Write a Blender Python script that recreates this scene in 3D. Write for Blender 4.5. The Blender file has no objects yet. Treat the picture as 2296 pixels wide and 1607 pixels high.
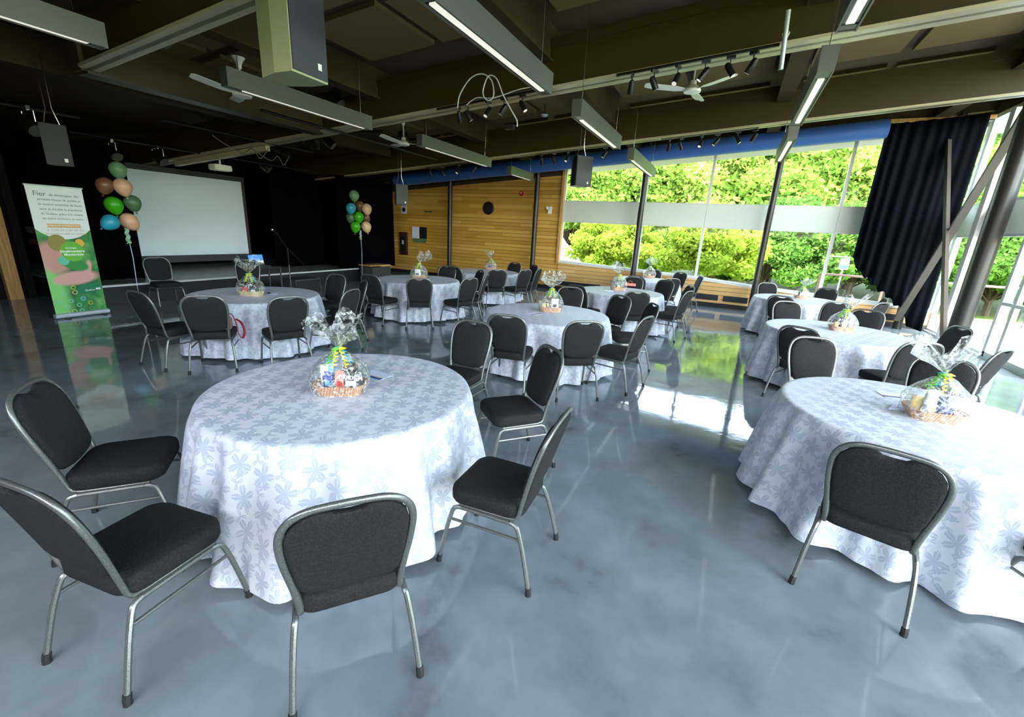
import bpy, bmesh, math, random
import numpy as np
from mathutils import Vector, Matrix, Euler
random.seed(7); rng=np.random.default_rng(7)
PI=math.pi; R=math.radians
C=bpy.context.scene.collection
sc=bpy.context.scene
# ------------------------------------------------------------------ camera
PITCH,ROLL,YAW,CAMH=R(16.4),R(3.09),R(25.25),1.83
def _rz(v): c,s=math.cos(YAW),math.sin(YAW); return Vector((c*v[0]-s*v[1],s*v[0]+c*v[1],v[2]))
_F=Vector((0,math.cos(PITCH),-math.sin(PITCH))); _up=Vector((0,math.sin(PITCH),math.cos(PITCH))); _rt=Vector((1,0,0))
_R=_rt*math.cos(ROLL)+_up*math.sin(ROLL); _U=-_rt*math.sin(ROLL)+_up*math.cos(ROLL)
_F,_R,_U=_rz(_F),_rz(_R),_rz(_U)
cam=bpy.data.cameras.new('camera'); cam.sensor_width=36; cam.lens=975/2296*36; cam.clip_start=.05; cam.clip_end=300
co=bpy.data.objects.new('camera',cam); C.objects.link(co)
m=Matrix.Identity(4)
for i in range(3): m[i][0]=_R[i]; m[i][1]=_U[i]; m[i][2]=-_F[i]
m[2][3]=CAMH
co.matrix_world=m; sc.camera=co
# ------------------------------------------------------------------ sky, sun, exposure
sc.view_settings.view_transform='Standard'; sc.view_settings.look='None'; sc.view_settings.gamma=1; sc.view_settings.use_curve_mapping=False
sc.view_settings.exposure=0.75
W=bpy.data.worlds.new('sky'); sc.world=W; W.use_nodes=True
wn=W.node_tree.nodes; wl=W.node_tree.links; wn.clear()
sky=wn.new('ShaderNodeTexSky'); sky.sky_type='NISHITA'; sky.sun_disc=False; sky.sun_elevation=R(50); sky.sun_rotation=R(150); sky.air_density=1.0; sky.dust_density=1.5
hsv=wn.new('ShaderNodeHueSaturation'); hsv.inputs['Saturation'].default_value=.62
bg=wn.new('ShaderNodeBackground'); bg.inputs['Strength'].default_value=2.1
wo=wn.new('ShaderNodeOutputWorld')
wl.new(sky.outputs[0],hsv.inputs['Color']); wl.new(hsv.outputs[0],bg.inputs[0]); wl.new(bg.outputs[0],wo.inputs[0])
sl=bpy.data.lights.new('sun','SUN'); sl.energy=3.1; sl.angle=R(1.0); sl.color=(1,.95,.85)
so=bpy.data.objects.new('sun',sl); C.objects.link(so); so.rotation_euler=Euler((R(36),0,R(8)))
def portal(name,loc,rot,sx,sy):
    l=bpy.data.lights.new(name,'AREA'); l.shape='RECTANGLE'; l.size=sx; l.size_y=sy; l.cycles.is_portal=True
    o=bpy.data.objects.new(name,l); C.objects.link(o); o.location=loc; o.rotation_euler=rot
portal('window_portal',(-.3,13.95,2.6),Euler((R(-90),0,0)),9.8,4.4)
portal('window_portal',(4.7,5.4,2.5),Euler((0,R(90),0)),5.0,17.0)
portal('window_portal',(-.1,-2.25,2.6),Euler((R(90),0,0)),9.6,.85)
# ------------------------------------------------------------------ helpers
def tag(o,label=None,cat=None,group=None,kind=None):
    if label: o['label']=label
    if cat: o['category']=cat
    if group: o['group']=group
    if kind: o['kind']=kind
    return o
def thing(name,label,cat,loc=(0,0,0),rz=0,group=None):
    o=bpy.data.objects.new(name,None); C.objects.link(o); o.location=loc; o.rotation_euler=(0,0,rz); o.empty_display_size=.1
    return tag(o,label,cat,group)
def copy_tree(o,parent=None):
    c=o.copy(); C.objects.link(c); c.parent=parent
    for ch in list(o.children): copy_tree(ch,c)
    return c
class MB:
    def __init__(s): s.v=[]; s.f=[]
    def add(s,vs,fs):
        n=len(s.v); s.v+= [tuple(v) for v in vs]; s.f+=[tuple(i+n for i in f) for f in fs]; return s
    def box(s,c,d,rot=None,taper=None):
        hx,hy,hz=d[0]/2,d[1]/2,d[2]/2; vs=[]
        for z in (-hz,hz):
            k=1 if (z<0 or taper is None) else taper
            for x,y in ((-hx,-hy),(hx,-hy),(hx,hy),(-hx,hy)): vs.append(Vector((x*k,y*k,z)))
        if rot is not None: vs=[rot@v for v in vs]
        vs=[v+Vector(c) for v in vs]
        return s.add(vs,[(3,2,1,0),(4,5,6,7),(0,1,5,4),(1,2,6,5),(2,3,7,6),(3,0,4,7)])
    def hexa(s,b,t):
        return s.add(list(b)+list(t),[(3,2,1,0),(4,5,6,7),(0,1,5,4),(1,2,6,5),(2,3,7,6),(3,0,4,7)])
    def tube(s,pts,r,n=10,closed=False,sx=1.0,up=None,caps=True):
        P=[Vector(p) for p in pts]; N=len(P); rr=r if isinstance(r,(list,tuple)) else [r]*N; vs=[]
        prev=None
        for i,p in enumerate(P):
            if closed: d=P[(i+1)%N]-P[i-1]
            else: d=P[min(i+1,N-1)]-P[max(i-1,0)]
            d.normalize()
            if up is not None: a=Vector(up)
            else: a=prev if prev is not None else (Vector((0,0,1)) if abs(d.z)<.9 else Vector((1,0,0)))
            a=(a-d*a.dot(d))
            if a.length<1e-6: a=d.orthogonal()
            a.normalize(); b=d.cross(a); prev=a
            for k in range(n):
                t=2*PI*k/n; vs.append(p+a*(math.cos(t)*rr[i]*sx)+b*(math.sin(t)*rr[i]))
        fs=[]
        for i in range(N if closed else N-1):
            j=(i+1)%N
            for k in range(n): fs.append((i*n+k,i*n+(k+1)%n,j*n+(k+1)%n,j*n+k))
        if not closed and caps: fs.append(tuple(range(n-1,-1,-1))); fs.append(tuple((N-1)*n+k for k in range(n)))
        return s.add(vs,fs)
    def lathe(s,prof,n=24,c=(0,0,0),mat=None):
        vs=[]
        for r,z in prof:
            for k in range(n):
                t=2*PI*k/n; v=Vector((r*math.cos(t),r*math.sin(t),z))
                if mat is not None: v=mat@v
                vs.append(v+Vector(c))
        fs=[]
        for i in range(len(prof)-1):
            for k in range(n): fs.append((i*n+k,i*n+(k+1)%n,(i+1)*n+(k+1)%n,(i+1)*n+k))
        if prof[0][0]>1e-6: fs.append(tuple(range(n-1,-1,-1)))
        if prof[-1][0]>1e-6: fs.append(tuple((len(prof)-1)*n+k for k in range(n)))
        return s.add(vs,fs)
    def loft(s,rings,cap=True):
        n=len(rings[0]); vs=[p for r in rings for p in r]; fs=[]
        for i in range(len(rings)-1):
            for k in range(n): fs.append((i*n+k,i*n+(k+1)%n,(i+1)*n+(k+1)%n,(i+1)*n+k))
        if cap: fs.append(tuple(range(n-1,-1,-1))); fs.append(tuple((len(rings)-1)*n+k for k in range(n)))
        return s.add(vs,fs)
    def build(s,name,mat,parent=None,smooth=True,angle=40,loc=None,label=None):
        me=bpy.data.meshes.new(name); me.from_pydata(s.v,[],s.f); me.update()
        bm=bmesh.new(); bm.from_mesh(me); bmesh.ops.recalc_face_normals(bm,faces=bm.faces); bm.to_mesh(me); bm.free()
        if mat: me.materials.append(mat)
        if smooth:
            me.polygons.foreach_set('use_smooth',[True]*len(me.polygons))
            me.set_sharp_from_angle(angle=R(angle))
        o=bpy.data.objects.new(name,me); C.objects.link(o)
        if parent: o.parent=parent
        if loc: o.location=loc
        if label: o['label']=label
        return o
def struct(name,mb,mat,parent=None,smooth=False):
    o=mb.build(name,mat,parent,smooth)
    if parent is None: o['kind']='structure'
    return o
def arc(c,r,a0,a1,n,f=lambda c,x,y:(c[0]+x,c[1]+y)):
    return [f(c,r*math.cos(a0+(a1-a0)*i/n),r*math.sin(a0+(a1-a0)*i/n)) for i in range(n+1)]
def rrect(w,d,r,n=5):
    pts=[]
    for (cx,cy,a) in ((w/2-r,d/2-r,0),(-w/2+r,d/2-r,PI/2),(-w/2+r,-d/2+r,PI),(w/2-r,-d/2+r,1.5*PI)):
        for i in range(n+1):
            t=a+PI/2*i/n; pts.append((cx+r*math.cos(t),cy+r*math.sin(t)))
    return pts
def smoothpath(pts,k=6):
    P=[Vector(p) for p in pts]; out=[]
    for i in range(len(P)-1):
        p0=P[max(i-1,0)];p1=P[i];p2=P[i+1];p3=P[min(i+2,len(P)-1)]
        for j in range(k):
            t=j/k; out.append(.5*((2*p1)+(p2-p0)*t+(2*p0-5*p1+4*p2-p3)*t*t+(3*p1-p0-3*p2+p3)*t**3))
    out.append(P[-1]); return out
# ------------------------------------------------------------------ materials
def srgb(r,g,b):
    f=lambda c:(c/255/12.92 if c/255<=.04045 else ((c/255+.055)/1.055)**2.4); return (f(r),f(g),f(b),1)
class NX:   # tiny expression layer on shader math nodes
    def __init__(s,nt,sock): s.nt=nt; s.s=sock
    def _m(s,op,*a,clamp=False):
        n=s.nt.nodes.new('ShaderNodeMath'); n.operation=op; n.use_clamp=clamp
        for i,x in enumerate((s,)+a):
            if isinstance(x,NX): s.nt.links.new(x.s,n.inputs[i])
            else: n.inputs[i].default_value=x
        return NX(s.nt,n.outputs[0])
    def __add__(s,o): return s._m('ADD',o)
    def __sub__(s,o): return s._m('SUBTRACT',o)
    def __mul__(s,o): return s._m('MULTIPLY',o)
    def __truediv__(s,o): return s._m('DIVIDE',o)
    __radd__=__add__; __rmul__=__mul__
    def rsub(s,k): return (s*-1.0)+k
    def lt(s,o): return s._m('LESS_THAN',o)
    def gt(s,o): return s._m('GREATER_THAN',o)
    def fn(s,op,*a,**k): return s._m(op,*a,**k)
class Mat:
    def __init__(s,name,color=(.5,.5,.5,1),rough=.5,metal=0,spec=.5,**k):
        s.m=bpy.data.materials.new(name); s.m.use_nodes=True; s.nt=s.m.node_tree; s.b=s.nt.nodes['Principled BSDF']; s.out=s.nt.nodes['Material Output']
        s.b.inputs['Base Color'].default_value=color; s.b.inputs['Roughness'].default_value=rough; s.b.inputs['Metallic'].default_value=metal
        s.b.inputs['Specular IOR Level'].default_value=spec
        for a,b in k.items(): s.b.inputs[a.replace('_',' ')].default_value=b
    def n(s,t,**k):
        x=s.nt.nodes.new(t)
        for a,b in k.items(): setattr(x,a,b)
        return x
    def l(s,a,b): s.nt.links.new(a,b)
    def coord(s,which='Object'): return s.n('ShaderNodeTexCoord').outputs[which]
    def xyz(s,which='Object'):
        x=s.n('ShaderNodeSeparateXYZ'); s.l(s.coord(which),x.inputs[0]); return [NX(s.nt,x.outputs[i]) for i in range(3)]
    def noise(s,scale=5,detail=4,rough=.5,vec=None,dist=0,sc3=None):
        t=s.n('ShaderNodeTexNoise'); t.inputs['Scale'].default_value=scale; t.inputs['Detail'].default_value=detail; t.inputs['Roughness'].default_value=rough; t.inputs['Distortion'].default_value=dist
        v=vec or s.coord()
        if sc3:
            mp=s.n('ShaderNodeMapping'); mp.inputs['Scale'].default_value=sc3; s.l(v,mp.inputs[0]); v=mp.outputs[0]
        s.l(v,t.inputs['Vector']); return t.outputs['Fac']
    def ramp(s,fac,stops,interp='LINEAR'):
        r=s.n('ShaderNodeValToRGB'); r.color_ramp.interpolation=interp; e=r.color_ramp.elements
        while len(e)<len(stops): e.new(.5)
        for i,(p,c) in enumerate(stops): e[i].position=p; e[i].color=c
        s.l(fac.s if isinstance(fac,NX) else fac,r.inputs[0]); return r.outputs[0]
    def mix(s,fac,a,b):
        x=s.n('ShaderNodeMix',data_type='RGBA')
        for i,v in ((0,fac),(6,a),(7,b)):
            if isinstance(v,NX): v=v.s
            if isinstance(v,bpy.types.NodeSocket): s.l(v,x.inputs[i])
            else: x.inputs[i].default_value=v
        return x.outputs[2]
    def bump(s,h,strength=.3,dist=.01):
        b=s.n('ShaderNodeBump'); b.inputs['Strength'].default_value=strength; b.inputs['Distance'].default_value=dist
        s.l(h.s if isinstance(h,NX) else h,b.inputs['Height']); s.l(b.outputs[0],s.b.inputs['Normal']); return s
    def col(s,sock): s.l(sock,s.b.inputs['Base Color']); return s
    def rgh(s,sock): s.l(sock.s if isinstance(sock,NX) else sock,s.b.inputs['Roughness']); return s
M={}
def mk(name,*a,**k): x=Mat(name,*a,**k); M[name]=x.m; return x
mk('chair_fabric',srgb(50,48,46),.85,0,.25)
x=Mat('charcoal_fabric'); x.b.inputs['Roughness'].default_value=.85; x.b.inputs['Specular IOR Level'].default_value=.25
v=x.n('ShaderNodeTexVoronoi'); v.inputs['Scale'].default_value=110; x.l(x.coord(),v.inputs[0])
x.col(x.ramp(v.outputs['Distance'],[(0,srgb(46,45,44)),(.6,srgb(29,29,29))])); x.bump(v.outputs['Distance'],.5,.003); M['fabric']=x.m
x=mk('grey_metal',srgb(130,133,128),.36,.7); x.bump(x.noise(260,2),.2,.001)
x.col(x.ramp(x.noise(300,2),[(.35,srgb(104,106,101)),(.65,srgb(140,143,137))]))
mk('rubber',srgb(28,28,28),.7)
mk('black_metal',srgb(22,22,22),.4,.3)
mk('black_plastic',srgb(26,27,28),.45)
mk('speaker_grey',srgb(58,61,60),.55)
mk('speaker_cabinet',srgb(150,158,118),.5)  # brightness of the window-lit side is put into the cabinet colour
x=mk('speaker_grille',srgb(60,63,66),.5,.3); x.bump(x.noise(400,1),.4,.002)
mk('dim_black',srgb(12,16,13),.6); mk('dark_grille',srgb(30,31,33),.5,.2)
mk('white_paint',srgb(225,228,225),.4)
mk('fan_white',srgb(245,245,228),.35)
mk('chrome',srgb(190,190,190),.2,1.0)
mk('light_housing',srgb(104,106,98),.4,.5)
x=mk('lamp_lens',srgb(235,235,225),.3); x.b.inputs['Emission Color'].default_value=(1,.97,.82,1); x.b.inputs['Emission Strength'].default_value=.42
x=mk('spot_lens',srgb(235,235,225),.2); x.b.inputs['Emission Color'].default_value=(1,.97,.88,1); x.b.inputs['Emission Strength'].default_value=.25
# floor
x=mk('floor_epoxy',srgb(90,100,108),.12,0,.6)
n1=x.noise(.55,6,.62,dist=.8); n2=x.noise(2.2,5,.6)
s_=x.n('ShaderNodeMath',operation='ADD'); x.l(n1,s_.inputs[0]); x.l(n2,s_.inputs[1])
h_=x.n('ShaderNodeMath',operation='MULTIPLY'); x.l(s_.outputs[0],h_.inputs[0]); h_.inputs[1].default_value=.5
x.col(x.ramp(h_.outputs[0],[(.34,srgb(76,80,80)),(.45,srgb(112,121,124)),(.60,srgb(128,140,144))]))
x.rgh(x.ramp(x.noise(3.0,5,.65),[(.3,(.03,)*3+(1,)),(.7,(.08,)*3+(1,))]))
x.bump(x.noise(5,3,.5,dist=.5),.10,.008)
# wood
def wood(name,a,b,plank=.115,zaxis=2,wide=None,scale=(1,1,1),rough=.45,spec=.5):
    x=mk(name,a,rough,0,spec); X,Y,Z=x.xyz(); P=(X,Y,Z)[zaxis]
    fr=(P/plank).fn('FRACT'); groove=fr.lt(.085)
    idx=(P/plank).fn('FLOOR')
    sect=((X+idx*1.37)/2.4).fn('FLOOR')
    wnn=x.n('ShaderNodeTexWhiteNoise',noise_dimensions='2D'); cb=x.n('ShaderNodeCombineXYZ'); x.l(idx.s,cb.inputs[0]); x.l(sect.s,cb.inputs[1]); x.l(cb.outputs[0],wnn.inputs['Vector'])
    grain=x.noise(3,6,.6,sc3=(.6,.6,9)); g=NX(x.nt,grain)*.55+NX(x.nt,wnn.outputs['Value'])*.45
    c=x.ramp(g,[(.25,a),(.75,b)])
    if wide: groove=groove*(Z.gt(wide[0])*Z.lt(wide[1])).rsub(1.0)
    c=x.mix(groove,c,srgb(70,48,18)); x.col(c); x.bump(groove*-1.0,.6,.01); return x
wood('wall_wood',srgb(184,138,52),srgb(212,170,86),.115,wide=(2.21,2.79))
wood('sill_wood',srgb(196,150,82),srgb(222,182,120),.115)
x=mk('plain_wood',srgb(196,150,88),.45); x.col(x.ramp(x.noise(4,6,.6,sc3=(8,8,.6)),[(.3,srgb(170,122,60)),(.7,srgb(214,170,104))]))
x=mk('dark_door_wood',srgb(70,36,22),.4)
# roof
x=mk('roof_brown',srgb(84,72,42),.75,0,.2); x.col(x.ramp(x.noise(1.2,4),[(.3,srgb(56,46,26)),(.7,srgb(70,58,34))]))
x=mk('deck_brown',srgb(74,60,46),.75,0,.3); x.col(x.ramp(x.noise(.8,3),[(.3,srgb(66,53,40)),(.7,srgb(82,67,50))]))
mk('acoustic_panel',srgb(120,104,70),.95,0,.1)
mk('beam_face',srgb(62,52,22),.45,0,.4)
mk('beam_flange',srgb(176,168,136),.32,0,.6)  # window glare on the flanges is put into this lighter colour
mk('steel_dark',srgb(58,54,46),.45,.1)
mk('stage_steel',srgb(50,52,48),.5)
mk('column_steel',srgb(40,38,34),.35,.2)
mk('brace_steel',srgb(92,86,76),.4,.3)
mk('black_wall',srgb(14,13,12),.8,0,.2)
mk('black_base',srgb(30,28,26),.6)
x=mk('curtain_black',srgb(6,6,8),.95,0,.02)
mk('curtain_navy',srgb(13,16,21),.95,0,.05)
x=mk('stage_floor',srgb(84,90,86),.3,0,.6); x.col(x.ramp(x.noise(2,4,sc3=(1,4,1)),[(.3,srgb(104,110,104)),(.7,srgb(142,148,140))]))
mk('stage_black',srgb(20,21,22),.5)
mk('trim_white',srgb(215,215,210),.4)
mk('frame_white',srgb(205,208,200),.4)
mk('frame_light',srgb(190,200,200),.35,.2)
mk('band_grey',srgb(208,216,202),.6)
mk('duct_blue',srgb(58,104,176),.4)
mk('soffit',srgb(205,188,205),.7)
mk('outer_white',srgb(235,232,228),.6)
x=mk('screen_white',srgb(228,238,242),.8); 
mk('screen_border',srgb(60,58,60),.6)
def glassmat(name,tint,gl=.06,rough=0.0,fres=True):
    x=Mat(name); x.nt.nodes.remove(x.b)
    t=x.n('ShaderNodeBsdfTransparent'); t.inputs[0].default_value=tint
    g=x.n('ShaderNodeBsdfGlossy'); g.inputs['Roughness'].default_value=rough; g.inputs[0].default_value=(1,1,1,1)
    mx=x.n('ShaderNodeMixShader'); f=x.n('ShaderNodeFresnel'); f.inputs['IOR'].default_value=1.16
    fm=NX(x.nt,f.outputs[0]).fn('MINIMUM',.10); x.l(fm.s,mx.inputs[0]); x.l(t.outputs[0],mx.inputs[1]); x.l(g.outputs[0],mx.inputs[2]); x.l(mx.outputs[0],x.out.inputs[0]); M[name]=x.m; return x
glassmat('window_glass',(.93,.97,.95,1))
glassmat('rail_glass',(.80,.82,.80,1))
x=Mat('cellophane'); x.nt.nodes.remove(x.b)
t=x.n('ShaderNodeBsdfTransparent'); t.inputs[0].default_value=(.97,.98,.96,1)
g=x.n('ShaderNodeBsdfGlossy'); g.inputs['Roughness'].default_value=.2
d=x.n('ShaderNodeBsdfDiffuse'); d.inputs[0].default_value=(.8,.84,.76,1)
a1=x.n('ShaderNodeMixShader'); a2=x.n('ShaderNodeMixShader'); lw=x.n('ShaderNodeLayerWeight'); lw.inputs[0].default_value=.35
wv=x.noise(26,3,.6,dist=1.5); rs=x.ramp(wv,[(.50,(0,0,0,1)),(.62,(.40,.40,.40,1))])
x.l(rs,a1.inputs[0]); x.l(t.outputs[0],a1.inputs[1]); x.l(d.outputs[0],a1.inputs[2])
mm=NX(x.nt,lw.outputs['Facing'])*.5+.04; x.l(mm.s,a2.inputs[0]); x.l(a1.outputs[0],a2.inputs[1]); x.l(g.outputs[0],a2.inputs[2])
bp=x.n('ShaderNodeBump'); bp.inputs['Strength'].default_value=.55; bp.inputs['Distance'].default_value=.02; x.l(x.noise(22,4,.6,dist=1),bp.inputs['Height']); x.l(bp.outputs[0],g.inputs['Normal']); x.l(bp.outputs[0],lw.inputs['Normal'])
x.l(a2.outputs[0],x.out.inputs[0]); M['cellophane']=x.m
x=mk('kraft',srgb(196,150,112),.7)
X,Y,Z=x.xyz(); st=((X+Y)/.018).fn('FRACT'); x.col(x.mix(st.lt(.22),srgb(200,152,114),srgb(132,92,66)))
x=mk('wicker_pale',srgb(214,190,150),.7); X,Y,Z=x.xyz(); st=((X+Y)/.016).fn('FRACT'); x.col(x.mix(st.lt(.3),srgb(222,200,160),srgb(160,130,92)))
mk('ribbon_yellow',srgb(236,226,40),.4); mk('ribbon_teal',srgb(60,180,190),.4); mk('ribbon_green',srgb(120,200,80),.4)
for nm,c in dict(pk_blue=(52,70,150),pk_orange=(224,120,92),pk_black=(34,36,34),pk_white=(225,228,225),pk_navy=(30,40,84),pk_red=(196,60,60),pk_silver=(170,180,190),pk_yellow=(214,190,120),pk_cyan=(110,180,210),pk_brown=(80,60,50),tan_leather=(150,104,70),strap_tan=(190,136,80),strap_red=(140,24,44),paper_white=(214,220,240),paper_blue=(30,86,160),paper_gold=(206,164,100),bal_sage=(112,156,112),bal_brown=(120,84,56),bal_peach=(222,176,140),bal_green=(60,170,24),bal_teal=(46,160,184),bal_cream=(222,190,150),bal_dark=(86,116,84),alarm_red=(180,34,24),cabinet_brown=(58,28,18),sign_blue=(50,120,190),bark=(84,66,50),concrete=(150,150,146),rail_brown=(110,84,70),screen_img=(60,110,170),led_white=(220,220,210)).items():
    mk(nm,srgb(*c),.35 if nm.startswith('bal') else .5)
x=mk('grass',srgb(130,160,60),.9); x.col(x.ramp(x.noise(.6,6,.7),[(.3,srgb(92,122,24)),(.7,srgb(136,160,44))]))
def leaf(name,a,b):
    x=Mat(name); x.nt.nodes.remove(x.b)
    d=x.n('ShaderNodeBsdfDiffuse'); t=x.n('ShaderNodeBsdfTranslucent'); mx=x.n('ShaderNodeMixShader'); mx.inputs[0].default_value=.35
    c=x.ramp(x.noise(.9,5,.75),[(.30,a),(.68,b)]); x.l(c,d.inputs[0]); x.l(c,t.inputs[0]); x.l(d.outputs[0],mx.inputs[1]); x.l(t.outputs[0],mx.inputs[2]); x.l(mx.outputs[0],x.out.inputs[0]); M[name]=x.m
leaf('leaf_yellow',srgb(122,150,40),srgb(178,194,84)); leaf('leaf_mid',srgb(80,120,38),srgb(150,176,78)); leaf('leaf_pale',srgb(112,142,54),srgb(176,196,98)); leaf('leaf_dark',srgb(66,108,46),srgb(118,156,68))
# damask tablecloth
x=mk('damask_cloth',srgb(224,228,240),.5,0,.4)
uv=x.n('ShaderNodeSeparateXYZ'); x.l(x.coord('UV'),uv.inputs[0]); Uu,Vv=NX(x.nt,uv.outputs[0]),NX(x.nt,uv.outputs[1])
def leafmask(U_,V_,a,seed,r0,lobes,slim):
    row=(V_/a).fn('FLOOR'); sh=(row*.5).fn('FRACT'); uu=U_/a+sh+seed
    cu=uu.fn('FLOOR'); fx=(uu.fn('FRACT')-.5)*a; fy=((V_/a).fn('FRACT')-.5)*a
    cb=x.n('ShaderNodeCombineXYZ'); x.l(cu.s,cb.inputs[0]); x.l(row.s,cb.inputs[1]); cb.inputs[2].default_value=seed
    w=x.n('ShaderNodeTexWhiteNoise'); x.l(cb.outputs[0],w.inputs['Vector']); rnd=NX(x.nt,w.outputs['Value'])
    th=fy.fn('ARCTAN2',fx)+(rnd*2.0-1.0)*.9
    rr=(fx*fx+fy*fy).fn('SQRT')
    lob=(th*lobes).fn('COSINE').fn('ABSOLUTE').fn('POWER',slim)
    edge=(rr*420.0+th*3.0).fn('SINE')*.004
    m=rr.lt(lob*r0+edge+.006)
    vein=(th*lobes).fn('COSINE').fn('ABSOLUTE').gt(.995)*rr.gt(.012)
    return m*vein.rsub(1.0)
m1=leafmask(Uu,Vv,.15,0.0,.062,2.5,.8); m2=leafmask(Uu+.07,Vv+.04,.15,.37,.040,1.0,7.0); m3=leafmask(Uu+.03,Vv+.09,.15,.71,.034,1.5,5.0)
mask=(m1.fn('MAXIMUM',m2)).fn('MAXIMUM',m3)
x.col(x.mix(mask,srgb(208,211,217),srgb(178,185,199)))  # darker leaf colour stands in for the sheen of the weave
x.rgh(x.ramp(mask,[(0,(.62,)*3+(1,)),(1,(.34,)*3+(1,))])); x.bump(x.noise(500,2),.08,.001)
# ------------------------------------------------------------------ setting
ZB=lambda X:3.98+.081*X       # underside of roof beams
XL,XR,YB,YW=-17.0,4.62,-2.3,13.9
XH=-12.7                      # hall end wall beside the stage recess
def slab(mb,x0,x1,y0,y1,o0,o1):   # slab following the roof slope
    z=[ZB(x0)+o0,ZB(x1)+o0,ZB(x1)+o1,ZB(x0)+o1]
    return mb.hexa([(x0,y0,z[0]),(x1,y0,z[1]),(x1,y1,z[1]),(x0,y1,z[0])],[(x0,y0,z[3]),(x1,y0,z[2]),(x1,y1,z[2]),(x0,y1,z[3])])
struct('floor',MB().box(((XL+XR)/2,(YB+YW)/2,-.1),(XR-XL+.4,YW-YB+.4,.2)),M['floor_epoxy'])
o=struct('ceiling',slab(MB(),XL-.3,XR+.05,YB-.2,YW+.1,.86,1.1),M['deck_brown'])
# roof outside (overhang), plus an added sun-blocking slab at the rear
struct('roof_overhang',slab(slab(MB(),XL,XR+.7,YW+.1,15.0,.18,1.1),XR+.05,XR+.7,YB-1.6,YW+.1,.55,1.1),M['soffit'])
struct('roof_overhang',slab(MB(),XL,XR+.05,YB-1.6,YB-.2,.86,1.1),M['soffit'])  # unseen rear eave, added to keep sun through the back windows off the floor
struct('trim_1',slab(slab(slab(slab(MB(),-12.7,-5.02,YW-.02,YW+.12,.0,.9),-5.02,4.7,YW+.02,YW+.12,.28,.9),4.5,XR+.12,YB,YW,.32,.9),-12.7,4.6,YW-.35,YW-.2,.42,.60),M['roof_brown'])
# wood end wall (left of window) and wall below the sill
SILL=[(-5.05,.94),(-2.69,.86),(-.9,.80),(.72,.68),(4.02,.52),(4.62,.49)]
def sillz(X):
    for (a,za),(b,zb) in zip(SILL,SILL[1:]):
        if X<=b: return za+(zb-za)*(X-a)/(b-a)
    return SILL[-1][1]
w=MB(); w.hexa([(-12.7,YW,.12),(-5.05,YW,.12),(-5.05,YW+.2,.12),(-12.7,YW+.2,.12)],[(-12.7,YW,ZB(-12.7)+.3),(-5.05,YW,ZB(-5.05)+.3),(-5.05,YW+.2,ZB(-5.05)+.3),(-12.7,YW+.2,ZB(-12.7)+.3)])
struct('wall_back',w,M['wall_wood'])
w=MB(); prev=None
for (a,za),(b,zb) in zip(SILL,SILL[1:]):
    w.hexa([(a,YW-.04,.12),(b,YW-.04,.12),(b,YW+.2,.12),(a,YW+.2,.12)],[(a,YW-.04,za-.05),(b,YW-.04,zb-.05),(b,YW+.2,zb-.05),(a,YW+.2,za-.05)])
struct('wall_below_window',w,M['sill_wood'])
w=MB().box(((-12.7-5.05)/2,YW-.005,.06),(7.65,.03,.12)); w.box(((4.62-5.05)/2,YW-.045,.06),(9.67,.03,.12)); struct('baseboard_back',w,M['black_base'])
w=MB(); w.box((-12.17,YW-.06,1.72),(.10,.12,3.2)); w.box((-5.07,YW-.03,2.3),(.09,.10,2.85)); struct('trim_2',w,M['plain_wood'])
w=MB()
for (a,za),(b,zb) in zip(SILL,SILL[1:]):
    w.hexa([(a,YW-.07,za-.05),(b,YW-.07,zb-.05),(b,YW+.18,zb-.05),(a,YW+.18,za-.05)],[(a,YW-.07,za-.005),(b,YW-.07,zb-.005),(b,YW+.18,zb-.005),(a,YW+.18,za-.005)])
struct('trim_3',w,M['frame_white'])
# window wall frames: columns of panes
cols=[-5.03,-2.52,-.80,.78,2.28,4.0,4.62]
tp=lambda X:ZB(X)+.30
k=1
for a,b in zip(cols,cols[1:]):
    # upper pane, grey band, lower pane = one window unit
    w=MB(); fw=.035
    for (z0a,z0b,z1a,z1b) in ((2.79,2.79,tp(a),tp(b)),(sillz(a),sillz(b),2.21,2.21)):
        w.hexa([(a,YW,z0a),(a+fw,YW,z0a),(a+fw,YW+.09,z0a),(a,YW+.09,z0a)],[(a,YW,z1a),(a+fw,YW,z1a),(a+fw,YW+.09,z1a),(a,YW+.09,z1a)])
        w.hexa([(b-fw,YW,z0b),(b,YW,z0b),(b,YW+.09,z0b),(b-fw,YW+.09,z0b)],[(b-fw,YW,z1b),(b,YW,z1b),(b,YW+.09,z1b),(b-fw,YW+.09,z1b)])
        for (u,v_) in ((z0a,z0b),(z1a-fw,z1b-fw)):
            w.hexa([(a,YW+.002,u),(b,YW+.002,v_),(b,YW+.088,v_),(a,YW+.088,u)],[(a,YW+.002,u+fw),(b,YW+.002,v_+fw),(b,YW+.088,v_+fw),(a,YW+.088,u+fw)])
    fr=struct('window_%d'%k,w,M['frame_white'])
    g=MB()
    for (z0a,z0b,z1a,z1b) in ((2.80,2.80,tp(a),tp(b)),(sillz(a),sillz(b),2.2,2.2)):
        g.add([(a,YW+.045,z0a),(b,YW+.045,z0b),(b,YW+.045,z1b),(a,YW+.045,z1a)],[(0,1,2,3)])
    g.build('window_pane',M['window_glass'],fr,False)
    MB().box(((a+b)/2,YW+.05,2.5),(b-a-.006,.12,.58)).build('spandrel_panel',M['band_grey'],fr,False)
    k+=1
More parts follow.
